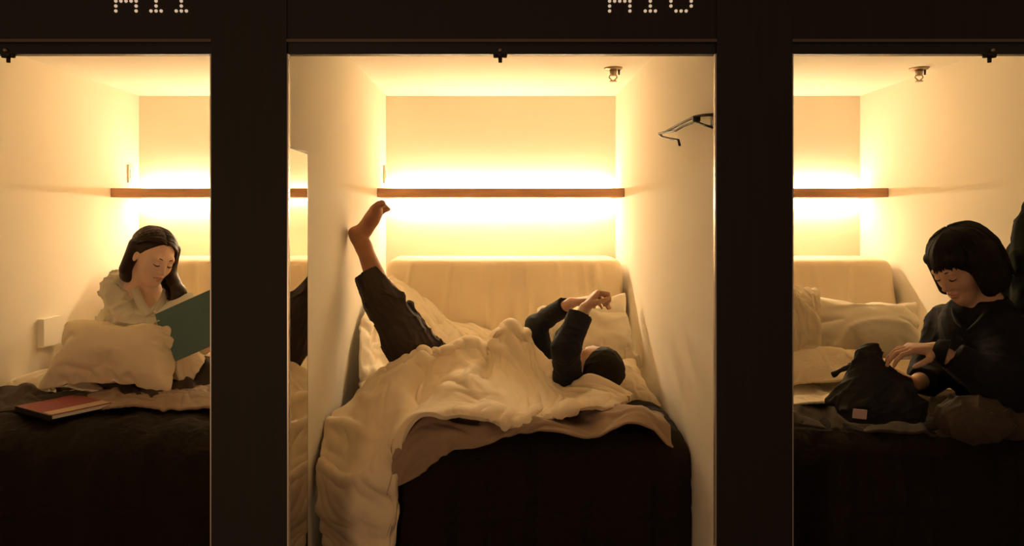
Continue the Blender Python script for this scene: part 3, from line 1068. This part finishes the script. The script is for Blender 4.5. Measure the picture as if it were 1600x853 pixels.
T = (
 [(1170, 632, 2.86), (1250, 630, 2.86), (1330, 632, 2.84), (1450, 640, 2.76), (1600, 645, 2.74), (1800, 645, 2.74)],
 [(1170, 640, 2.76), (1250, 640, 2.76), (1330, 643, 2.74), (1450, 650, 2.68), (1600, 654, 2.66), (1800, 654, 2.66)],
 [(1170, 652, 2.66), (1250, 652, 2.66), (1330, 656, 2.64), (1450, 662, 2.60), (1600, 666, 2.58), (1800, 666, 2.58)],
 [(1170, 668, 2.56), (1250, 667, 2.56), (1330, 674, 2.53), (1450, 678, 2.50), (1600, 682, 2.49), (1800, 682, 2.49)],
)
o = cloth_loft('blanket', T, 'grey', nx=130, ny=45, thick=.01, seed=47, amp=.005)
tag(o, 'dark brown blanket under the black bag', 'blanket', 'blankets folded on the beds')

run_sim()

#==PROPS
# ------------------------------------------------------------------ books
def basis(o_, u, v):
    """matrix with origin o_, x along u, y along v"""
    u = Vector(u); v = Vector(v); x = u.normalized(); z = x.cross(v).normalized(); y = z.cross(x)
    return Matrix((( x.x, y.x, z.x, o_[0]), (x.y, y.y, z.y, o_[1]), (x.z, y.z, z.z, o_[2]), (0, 0, 0, 1)))

# red book lying on the bed
a, b, c = P(28, 634, 2.62), P(103, 620, 2.78), P(45, 659, 2.50)
a, b, c = P(27, 633, 2.665), P(104, 619, 2.74), P(44, 660, 2.485)
zt_ = .645
def onz(px, py, z):
    d = (CAM_Z-z)*F_PX/(py-VPY)
    return P(px, py, d)
a, b, c = onz(25, 634, zt_), onz(103, 619, zt_), onz(45, 656, zt_)
mt = basis(a, b-a, c-a)      # z points down or up
Lu, Lv = (b-a).length, abs((mt.inverted() @ c).y)
sz = 1 if mt.to_3x3().col[2].z > 0 else -1
t = empty('book', a, 'thin red book with a cream edge lying on the dark bedspread', 'book')
def bb(x0, x1, y0, y1, z0, z1):
    z0, z1 = sorted((z0*sz, z1*sz))
    return box(x0, x1, y0, y1, z0, z1, None, mt)
obj('cover', bb(0, Lu*1.22, 0, Lv, -.003, 0), 'red', t, bevel=.001)
obj('cover_border', bb(.004, Lu*1.20, Lv*.76, Lv*.985, .0002, .0012), 'cream_paper', t)
obj('pages', bb(.006, Lu*1.21, .003, Lv*.985, -.015, -.0031), 'pages', t)
obj('back_cover', bb(0, Lu*1.22, 0, Lv, -.019, -.0151), 'black', t, bevel=.001)
obj('spine', bb(-.004, 0, 0, Lv, -.019, 0), 'black', t, bevel=.001)

# green book held by the reader
D_ = 2.97
A_, B_, C_ = P(243, 491, D_+.02), P(328, 453, D_-.01), P(311, 549, D_-.06)
mt = basis(A_, B_-A_, C_-A_)
fw = mt.to_3x3().col[2]
sz = 1 if fw.y < 0 else -1      # side that faces the viewer
Lu, Lv = (B_-A_).length, (mt.inverted() @ C_).y
t = empty('book', (A_+B_+C_)/3, 'large dark green hardcover book held open by the woman reading', 'book')
obj('front_cover', bb(0, Lu*1.02, 0, Lv, 0, .003), 'green', t, bevel=.001)
obj('pages', bb(.004, Lu*1.0, .004, Lv-.006, -.010, -.0002), 'pages', t)
mt_keep = mt.copy()
# other half of the open book, beyond the spine, turned away
e = mt.to_3x3()
o2 = mt @ Vector((Lu*1.02, 0, 0))
u2 = (e.col[0]*.55-e.col[2]*sz*.83).normalized()
mt = basis(o2, u2, e.col[1])
sz2 = sz
obj('back_cover', bb(0, Lu, 0, Lv, 0, .003), 'green', t, bevel=.001)
obj('pages', bb(.002, Lu-.004, .004, Lv-.006, -.010, -.0002), 'pages', t)
# loose curled leaves rising towards the reader
leaf = np.array([[tuple(P(*q)) for q in row] for row in (
    [(244, 490, 2.995), (262, 482, 2.99), (282, 473, 2.985), (302, 464, 2.98)],
    [(246, 484, 3.02), (264, 474, 3.02), (284, 466, 3.02), (303, 460, 3.01)],
    [(252, 478, 3.05), (268, 468, 3.05), (284, 461, 3.05), (300, 456, 3.04)])])
leaf = catmull(leaf, np.linspace(0, 2, 12)); leaf = catmull(leaf.transpose(1, 0, 2), np.linspace(0, 3, 24)).transpose(1, 0, 2)
o = link_mesh('open_leaf', grid_mesh('open_leaf', leaf), 'pages', t, True)
finish(o, .001)

#==PEOPLE
# ------------------------------------------------------------------ hair helpers
def locks(bm, paths, r, rng, n=6):
    for pts in paths:
        q = spline(pts, 12)
        rr = [r*min(1, .15+t*4)*(.55+.6*math.sin(PI*min(1, .12+t*.88)))*(1 if t < .8 else (1-t)/.2*.85+.15) for t in np.linspace(0, 1, 12)]
        tube(q, rr, n, bm)


# ================================================================== the reader (left bay)
HC = P(240, 402, 3.06)
RH = frame((.74, -.56, -.40), (.22, .05, 1))
S = Sdf(P(110, 340, 3.6)-Vector((.05, 0, 0)), P(110, 340, 3.6), .01)   # placeholder, replaced below
NK0, NK1 = hp(HC, RH, (0, -.035, -.07)), P(222, 462, 3.17)
sR, sL = P(184, 452, 3.14), P(272, 484, 3.22)
elR, wrR = P(203, 512, 3.02), P(300, 530, 3.0)
elL, wrL = P(300, 545, 3.12), P(352, 478, 3.05)
chest, hip = P(205, 520, 3.32), P(165, 590, 3.55)
lo = Vector((-1.93, 2.80, .50)); hi = Vector((-.86, 3.95, 1.31))
def body_left(S):
    head_sdf(S, HC, RH, .96)
    S.cone(NK0, NK1, .046, .050, .03)
    S.cone(NK1, (np.array(sR)+np.array(NK1))/2, .045, .045, .04)
    S.cone(sR, sL, .048, .048, .04)
    S.cone(NK1, chest, .085, .11, .06)
    S.cone(chest, hip, .11, .13, .06)
    for s_, e_, w_ in ((sR, elR, wrR), (sL, elL, wrL)):
        S.cone(s_, e_, .045, .036, .03)
        S.cone(e_, w_, .036, .024, .02)
    hand_sdf(S, wrR, Vector((.75, -.1, -.1)), Vector((-.1, -.9, .3)), (.35, .45, .3), .95, thumb=-1)
    hand_sdf(S, wrL, Vector((.5, -.25, .3)), Vector((.0, -1, .0)), (.35, .45, .3), .95, thumb=1)
    # folded legs under the bedding
    for s_, kn, ft in ((-.08, (-1.62, 3.10, .665), (-1.28, 3.30, .655)), (.08, (-1.10, 3.35, .67), (-1.45, 3.45, .65))):
        S.cone(Vector(hip)+Vector((s_, 0, 0)), kn, .075, .055, .04)
        S.cone(kn, ft, .05, .035, .02)
S = Sdf(lo, hi, .0042)
body_left(S)
person = S.obj('person', 'skin_pale')
tag(person, 'woman with long dark hair in a cream shirt, leaning over an open green book', 'person')
face_parts(HC, RH, .96, person)
# shirt
S = Sdf(lo, hi, .0048)
S.cone(sR, sL, .056, .056, .04)
S.cone(Vector(NK1)+Vector((0, .02, -.07)), chest, .105, .14, .06)
S.cone(chest, hip, .145, .165, .06)
S.cone(P(200, 446, 3.17), chest, .07, .11, .05)
S.cone(sR, elR, .064, .058, .04)
S.cone(elR, wrR, .062, .045, .03, cut='b')
S.cone(sL, elL, .070, .060, .04)
S.cone(elL, wrL, .056, .040, .03, cut='b')
S.folds(.020, .75, 5, ridge=.8)
# neck opening
S.cone(P(236, 455, 3.12), P(243, 478, 3.0), .026, .012, .012, 'sub')
S.cone(NK0, NK1, .054, .056, .01, 'sub')
shirt = S.obj('shirt', 'white_shirt', person)
# collar
bm = bmesh.new()
def ribbon(pts, wd, th, bm, up):
    q = spline(pts, 24)
    prev = None
    for i, p in enumerate(q):
        p = Vector(p); u = Vector(up)
        a = Vector(q[min(i+1, 23)])-Vector(q[max(i-1, 0)]); a.normalize()
        n_ = a.cross(u).normalized()
        ring = [bm.verts.new(p+u*wd*x+n_*th*y) for x, y in ((-.5, -1), (.5, -1), (.5, 1), (-.5, 1))]
        if prev:
            for k in range(4): bm.faces.new((prev[k], prev[(k+1) % 4], ring[(k+1) % 4], ring[k]))
        else: bm.faces.new(ring)
        prev = ring
    bm.faces.new(prev[::-1])
ribbon([P(196, 424, 3.20), P(205, 436, 3.12), P(213, 456, 3.06), P(222, 478, 3.01), P(232, 492, 2.99)], .034, .003, bm, Vector((.75, .1, .5)).normalized())
ribbon([P(262, 442, 3.16), P(258, 458, 3.09), P(252, 474, 3.04), P(242, 490, 3.0)], .032, .003, bm, Vector((-.8, .1, .45)).normalized())
obj('collar', bm, 'white_shirt', person, True)
# hair
S = Sdf(Vector(HC)-Vector((.2, .2, .33)), Vector(HC)+Vector((.2, .2, .16)), .0036)
def w_(p): return hp(HC, RH, np.array(p)*.96)
S.ell(w_((0, -.026, .038)), (.076, .092, .083), RH, .02)
S.cone(w_((.070, -.040, .03)), w_((.062, -.058, -.09)), .030, .024, .02)
S.cone(w_((.02, -.09, -.01)), w_((.03, -.075, -.12)), .04, .034, .03)
S.cone(w_((-.04, -.08, .01)), w_((-.05, -.05, -.12)), .045, .034, .03)
S.cone(w_((-.072, .018, .055)), w_((-.086, .020, -.05)), .020, .024, .02)
S.cone(w_((-.086, .020, -.05)), P(280, 458, 3.06), .025, .026, .02)
S.cone(P(280, 456, 3.06), P(272, 476, 3.05), .026, .016, .02)
# cut the face free
S.ell(w_((.006, .085, -.030)), (.064, .075, .104), RH, .004, 'sub')
S.ell(w_((.050, .060, -.02)), (.036, .045, .070), RH, .004, 'sub')
S.ell(w_((.088, .000, -.018)), (.022, .019, .034), RH, .004, 'sub')
hair = S.obj('hair', 'hair_brown', person)
rng = random.Random(3)
bm = bmesh.new()
paths = []
def scalp(y, th, off=0.0):
    k = math.sqrt(max(.06, 1-((y+.024)/.106)**2))
    return w_(((.077+off)*k*math.sin(th), y, .034+(.088+off)*k*math.cos(th)))
for i in range(170):      # far side, falling like a curtain to the book
    t = rng.random(); o_ = .004*rng.random()
    y0 = .066-.15*t
    paths.append([scalp(y0, .10, o_), scalp(y0-.004, -.40, o_), scalp(y0-.006, -.95, o_+.003), scalp(y0*.8-.006, -1.45, o_+.008),
                  w_((-.088-.010*rng.random(), .034-.085*t, -.055)), w_((-.084-.018*rng.random(), .030-.06*t, -.11)), P(262+34*rng.random(), 456+24*rng.random(), 3.03+.06*rng.random())])
for i in range(170):      # near side, tucked behind the ear
    t = rng.random(); o_ = .004*rng.random()
    y0 = .066-.15*t
    paths.append([scalp(y0, .06, o_), scalp(y0-.010*(1-t), .45, o_), scalp(y0-.040*(1-t), .95, o_+.002), scalp(y0-.085*(1-t)+.005, 1.45, o_+.004),
                  w_((.074-.02*t, -.052-.035*t, -.045)), w_((.060-.02*t, -.060-.03*t, -.115+.025*rng.random()))])
locks(bm, paths, .0048, rng)
obj('hair_strands', bm, 'hair_brown', hair, True)

# ================================================================== the lying woman (centre bay)
lo = Vector((-.622, 2.62, .60)); hi = Vector((.62, 3.50, 1.42))
HC = P(929, 573, 2.98)
RH = frame((-.50, .28, .80), (.66, -.66, .36))
shN, shF = P(888, 600, 2.92), P(856, 582, 3.16)
elN, wrN = P(884, 545, 2.78), P(914, 482, 2.86)
elF, wrF = P(838, 508, 3.22), P(893, 473, 3.06)
chest, hip = P(835, 606, 3.04), P(700, 606, 3.02)
knee = P(628, 522, 2.99); ank = P(568, 385, 3.05)
heel = P(553, 366, 3.08); ball = P(590, 330, 3.10); toe = P(600, 320, 3.11)
def leg_prims(S):
    S.cone(knee, P(598, 462, 3.02), .052, .050, .03)
    S.cone(P(598, 462, 3.02), ank, .048, .031, .03)
    S.cone(ank, P(561, 372, 3.06), .031, .030, .02)
    S.cone(P(560, 372, 3.06), P(554, 364, 3.075), .028, .026, .02)
    S.cone(P(560, 366, 3.06), P(580, 342, 3.08), .028, .026, .02)
    S.cone(P(572, 360, 3.07), P(588, 334, 3.08), .026, .025, .02)
    S.cone(P(580, 342, 3.06), P(587, 328, 3.06), .027, .025, .02)
    S.cone(P(582, 342, 3.10), P(592, 332, 3.12), .020, .018, .02)
    # toes: big toe nearest the camera side, the others behind
    f = (Vector(toe)-Vector(ball)).normalized()
    up = Vector((.25, 0, .35))
    for i in range(5):
        dd = 3.045+.019*i
        b_ = P(586+2.2*i, 324+2.4*i, dd); e_ = P(597+2.6*i, 318+2.2*i, dd+.004)
        r_ = .0155 if i == 0 else .0115-.0006*i
        S.cone(b_, (Vector(b_)+Vector(e_))/2+Vector((0, 0, .003)), r_, r_*.92, .004)
        S.cone((Vector(b_)+Vector(e_))/2+Vector((0, 0, .003)), e_, r_*.92, r_*.95, .004)
S = Sdf(lo, hi, .0042)
head_sdf(S, HC, RH, .88)
S.cone(hp(HC, RH, (0, -.035, -.06)), P(888, 590, 3.02), .045, .05, .03)
S.cone(shN, shF, .05, .05, .03)
S.cone(P(888, 592, 3.02), chest, .08, .10, .05)
S.cone(chest, hip, .10, .11, .05)
for s_, e_, w__ in ((shN, elN, wrN), (shF, elF, wrF)):
    S.cone(s_, e_, .042, .035, .03)
    S.cone(e_, w__, .035, .023, .02)
S.cone(hip, knee, .075, .058, .04)
S.cone(P(700, 612, 2.96), P(640, 640, 2.80), .07, .05, .04)
leg_prims(S)
hand_sdf(S, wrF, Vector((.62, -.10, .14)), Vector((.35, 0, -.9)), (.35, .5, .4), .92, thumb=1)
hand_sdf(S, wrN, Vector((.45, .25, .55)), Vector((.8, .1, -.5)), (1.0, 1.25, .8), .90, thumb=-1)
person = S.obj('person', 'skin')
tag(person, 'woman lying on her back with one bare foot raised against the wall', 'person')
me = person.data
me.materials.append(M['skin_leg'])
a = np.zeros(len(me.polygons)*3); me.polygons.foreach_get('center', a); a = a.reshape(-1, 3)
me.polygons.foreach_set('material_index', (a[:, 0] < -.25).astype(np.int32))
face_parts(HC, RH, .88, person)
# shirt
S = Sdf(Vector((.0, 2.60, .60)), Vector((.5, 3.50, 1.12)), .0042)
S.cone(shN, shF, .068, .068, .04)
S.cone(P(880, 600, 3.02), P(840, 612, 3.04), .085, .10, .04)
S.cone(shN, elN, .058, .053, .03)
S.cone(elN, P(907, 491, 2.84), .053, .048, .02, cut='b')
S.cone(shF, elF, .054, .046, .03)
S.cone(elF, P(884, 477, 3.085), .047, .040, .02, cut='b')
S.cone(P(878, 548, 2.80), P(874, 524, 2.82), .024, .020, .02)
S.folds(.006, 1.0, 8)
S.cone(P(852, 588, 3.10), P(885, 604, 2.94), .055, .06, .03)
S.ell(HC, (.10, .10, .10), None, .005, 'sub')
S.obj('shirt', 'navy', person)
# trousers on the raised leg
S = Sdf(Vector((-.62, 2.75, .60)), Vector((.0, 3.35, 1.16)), .0042)
cuff = P(572, 426, 3.03)
up1 = (Vector(cuff)-Vector(knee)).normalized()
S.cone(hip, knee, .11, .088, .05)
S.cone(P(690, 590, 3.0), P(650, 552, 3.0), .10, .095, .05)
S.cone(knee, P(598, 470, 3.01), .084, .072, .04)
S.cone(P(598, 470, 3.01), cuff, .070, .060, .03)
S.cone(P(640, 480, 3.10), P(652, 520, 3.10), .030, .045, .04)
S.folds(.019, .8, 14, ridge=.75)
S.plane(cuff, up1, r=.16)
S.cone(Vector(cuff)-up1*.03, Vector(cuff)+up1*.05, .044, .050, .004, 'sub')
S.obj('trousers', 'trouser', person)
# hair
S = Sdf(Vector(HC)-Vector((.2, .2, .2)), Vector(HC)+Vector((.2, .2, .2)), .0036)
def w_(p): return hp(HC, RH, np.array(p)*.88)
S.ell(w_((0, -.030, .040)), (.078, .090, .083), RH, .02)
S.cone(w_((.05, -.05, .02)), w_((.07, -.03, -.08)), .04, .03, .03)
S.cone(w_((-.05, -.05, .02)), w_((-.06, -.03, -.07)), .045, .03, .03)
S.cone(w_((.02, -.08, .02)), w_((.09, -.06, -.05)), .05, .03, .03)
S.folds(.005, 1.5, 52, ridge=.6)
S.ell(w_((0, .075, -.030)), (.066, .080, .098), RH, .004, 'sub')
hair = S.obj('hair', 'hair', person)
rng = random.Random(9)
bm = bmesh.new(); paths = []
for i in range(80):
    an = rng.choice((-1, 1))*rng.uniform(1.15, PI)
    c_, s_ = math.cos(an), math.sin(an)
    e0 = w_((.02*s_, -.02+.02*c_, .120)); e1 = w_((.075*s_, -.02-.075*c_*-1*.9 if abs(an) > 1.2 else .05, .09))
    e1 = w_((.058*s_, -.03+.062*c_, .100)); e2 = w_((.082*s_, -.030+.088*c_ if c_ < .3 else .02, .03)); e3 = w_((.084*s_, -.04+.078*min(c_, 0), -.05))
    paths.append([e0, e1, e2, e3])
for i in range(60):      # loose ends spread on the pillow
    an = rng.uniform(-.5, 2.6); L_ = rng.uniform(.6, 1.0)
    b0 = Vector(HC)+Vector((.055*math.cos(an-.9), -.045*math.sin(an*.5), -.03+.02*rng.random()))
    d0 = Vector((math.cos(an-.9), -.25, -.35*math.sin(an))).normalized()
    paths.append([b0, b0+d0*.025*L_, b0+d0*.042*L_+Vector((0, 0, -.008)), b0+d0*.055*L_+Vector((rng.uniform(-.008, .008), 0, -.020))])
locks(bm, paths, .006, rng)
obj('hair_strands', bm, 'hair', hair, True)

# ================================================================== the woman in navy (right bay)
lo = Vector((1.16, 2.08, .58)); hi = Vector((1.94, 3.0, 1.34))
HC = P(1502, 416, 2.56)
RH = frame((-.82, -.27, -.52), (-.35, -.05, 1))
NK0, NK1 = hp(HC, RH, (0, -.035, -.07)), P(1532, 486, 2.60)
shN, shF = P(1580, 532, 2.46), P(1482, 508, 2.76)
elN, wrN = P(1572, 612, 2.34), P(1462, 546, 2.44)
elF, wrF = P(1450, 588, 2.72), P(1428, 600, 2.52)
chest, hip = P(1555, 560, 2.62), P(1592, 640, 2.72)
S = Sdf(lo, hi, .0040)
head_sdf(S, HC, RH, 1.0)
S.cone(NK0, NK1, .046, .05, .03)
S.cone(shN, shF, .05, .05, .04)
S.cone(NK1, chest, .08, .11, .05)
S.cone(chest, hip, .11, .12, .05)
S.cone(shN, elN, .045, .038, .03); S.cone(elN, wrN, .038, .024, .02)
S.cone(shF, elF, .045, .038, .03); S.cone(elF, wrF, .036, .024, .02)
hand_sdf(S, wrN, Vector((-.95, .0, .05)), Vector((-.2, .1, -.9)), (.35, .5, .35), .98, thumb=1)
hand_sdf(S, wrF, Vector((-.75, -.1, .45)), Vector((-.5, .1, -.7)), (.55, .6, .45), .98, thumb=-1)
kN, kF = P(1648, 655, 2.32), P(1455, 640, 2.86)
fN, fF = P(1492, 652, 2.33), P(1560, 650, 2.80)
S.cone(P(1600, 645, 2.66), kN, .08, .06, .04); S.cone(kN, fN, .055, .036, .02)
S.cone(P(1585, 645, 2.75), kF, .08, .06, .04); S.cone(kF, fF, .055, .036, .02)
S.cone(fN, P(1472, 646, 2.32), .030, .020, .02)
person = S.obj('person', 'skin')
tag(person, 'woman with a dark bob and navy shirt, looking down at her black bag', 'person')
face_parts(HC, RH, 1.0, person)
S = Sdf(lo, hi, .0048)
S.cone(shN, shF, .070, .068, .05)
S.cone(Vector(NK1)+Vector((0, 0, -.05)), chest, .125, .15, .06)
S.cone(chest, P(1592, 650, 2.70), .15, .17, .06)
S.cone(shN, elN, .082, .078, .04)
S.cone(elN, P(1488, 556, 2.40), .076, .052, .04, cut='b')
S.cone(shF, elF, .074, .066, .04)
S.cone(elF, P(1440, 596, 2.60), .060, .048, .03, cut='b')
S.cone(P(1600, 560, 2.45), P(1640, 640, 2.50), .10, .14, .05)
S.folds(.008, .8, 21)
S.cone(NK0, NK1, .056, .058, .01, 'sub')
S.cone(P(1516, 478, 2.52), P(1508, 510, 2.46), .030, .016, .01, 'sub')
S.obj('shirt', 'navy_shirt', person)
bm = bmesh.new()
ribbon([P(1552, 462, 2.62), P(1546, 478, 2.52), P(1534, 496, 2.46), P(1516, 514, 2.43)], .040, .003, bm, Vector((.8, .1, .5)).normalized())
ribbon([P(1498, 472, 2.62), P(1494, 488, 2.58), P(1500, 506, 2.50), P(1510, 516, 2.45)], .034, .003, bm, Vector((-.8, .1, .5)).normalized())
obj('collar', bm, 'navy_shirt', person, True)
obj('cuff', tube([P(1480, 552, 2.41), P(1470, 549, 2.42), P(1463, 547, 2.43)], [.046, .040, .036], 18), 'navy_shirt', person, True)
S = Sdf(lo, hi, .0048)
S.cone(P(1600, 650, 2.66), kN, .10, .078, .05); S.cone(kN, P(1500, 652, 2.33), .078, .052, .03)
S.ell(P(1522, 655, 2.30), (.115, .09, .072), None, .03)
S.cone(P(1585, 650, 2.75), kF, .10, .075, .05); S.cone(kF, fF, .07, .05, .03)
S.folds(.013, .9, 25, ridge=.75)
S.obj('trousers', 'olive', person)
# bracelet on the near wrist
wv = (Vector(wrN)-Vector(elN)).normalized()
bm = bmesh.new()
u = wv.orthogonal().normalized(); v = wv.cross(u)
ringpts = [Vector(wrN)-wv*.004+(u*math.cos(t)+v*math.sin(t))*.028 for t in np.linspace(0, 2*PI, 25)]
obj('bracelet', tube(ringpts, .0042, 8), 'bracelet', person, True)
# bob hair
S = Sdf(Vector(HC)-Vector((.22, .22, .24)), Vector(HC)+Vector((.22, .22, .18)), .0036)
def w_(p): return hp(HC, RH, np.array(p))
S.ell(w_((0, -.028, .045)), (.094, .108, .090), RH, .02)
for sx in (-1, 1):
    S.cone(w_((sx*.080, .012, .03)), w_((sx*.084, .020, -.075)), .030, .026, .02)
    S.cone(w_((sx*.080, -.03, .03)), w_((sx*.080, -.03, -.075)), .042, .036, .03)
    S.cone(w_((sx*.04, -.09, .02)), w_((sx*.045, -.075, -.08)), .045, .042, .03)
S.cone(w_((-.045, .058, .066)), w_((.045, .058, .066)), .022, .022, .02)
S.ell(w_((0, .110, -.058)), (.058, .082, .088), RH, .004, 'sub')
S.ell(w_((0, .045, -.10)), (.052, .06, .075), RH, .006, 'sub')
hair = S.obj('hair', 'hair', person)
rng = random.Random(17)
bm = bmesh.new(); paths = []
for i in range(150):
    an = rng.uniform(-PI, PI)
    c_, s_ = math.cos(an), math.sin(an)
    low = -.105+.025*rng.random()
    if c_ > .55: low = .050-.014*rng.random()       # fringe
    r1 = .100+.006*rng.random()
    e0 = w_((.015*s_, -.02+.02*c_, .138)); e1 = w_((.072*s_, -.028+.085*c_, .103)); e2 = w_((r1*s_, -.028+1.1*r1*c_, .045 if low > 0 else .02))
    e3 = w_((r1*1.04*s_, -.03+1.08*r1*c_, low)) if low < 0 else w_((r1*.90*s_, -.020+1.08*r1*c_, low-.010))
    if low > 0: e2 = w_((.088*s_, -.024+.108*c_, .062))
    if low < 0 and c_ > .1:
        e3 = w_((r1*1.02*s_, -.02+.9*r1*c_, low))
    paths.append([e0, e1, e2, e3])
locks(bm, paths, .0068, rng)
obj('hair_strands', bm, 'hair', hair, True)

# ------------------------------------------------------------------ bag on her lap
S = Sdf(Vector((1.0, 2.20, .60)), Vector((1.50, 2.66, .96)), .0044)
S.cone(P(1352, 560, 2.48), P(1340, 630, 2.44), .035, .065, .04)
S.cone(P(1340, 600, 2.47), P(1296, 626, 2.50), .045, .024, .04)
S.cone(P(1352, 556, 2.48), P(1400, 610, 2.44), .030, .055, .04)
S.cone(P(1345, 634, 2.44), P(1425, 636, 2.42), .052, .050, .04)
S.cone(P(1356, 548, 2.48), P(1366, 544, 2.48), .022, .016, .02)
S.cone(P(1320, 576, 2.52), P(1302, 586, 2.54), .010, .008, .01)
S.cone(P(1345, 566, 2.5), P(1320, 577, 2.52), .014, .011, .01)
S.folds(.015, .8, 33, ridge=.75)
bag = S.obj('bag', 'bag')
tag(bag, 'soft black canvas bag with a small pink label, held on the bed', 'bag')
bag['category'] = 'bag'
a = P(1343, 646, 2.355)
t_ = empty('bag_label_tmp', a); bpy.data.objects.remove(t_)
obj('fabric_label', box(a.x-.022, a.x+.022, a.y-.004, a.y+.0, a.z-.016, a.z+.014, None,
                       Matrix.Translation(a) @ Matrix.Rotation(math.radians(6), 4, 'Y') @ Matrix.Translation(-a)), 'label', bag, bevel=.0015)
a = P(1452, 578, 2.36)
# coat hanging on the right wall
S = Sdf(Vector((1.60, 2.40, .62)), Vector((1.952, 2.95, 1.46)), .006)
S.cone((1.90, 2.66, 1.40), (1.875, 2.60, 1.18), .035, .095, .05)
S.cone((1.90, 2.62, 1.25), (1.87, 2.56, .80), .10, .135, .05)
S.cone((1.88, 2.72, 1.18), (1.86, 2.76, .82), .055, .075, .03)
S.folds(.010, .7, 44)
S.plane((1.950, 2.6, 1), (1, 0, 0))
coat = S.obj('coat', 'coat')
tag(coat, 'dark coat hanging on the right wall behind the woman in navy', 'coat')
t = empty('wall_hook', (1.955, 2.66, 1.46), 'small hook holding the dark coat on the right wall', 'hook')
obj('hook_plate', box(1.948, 1.9555, 2.64, 2.68, 1.42, 1.50), 'steel', t, bevel=.002)
obj('hook_peg', tube([(1.948, 2.66, 1.44), (1.925, 2.66, 1.435), (1.905, 2.66, 1.45)], .006, 10), 'steel', t, True)
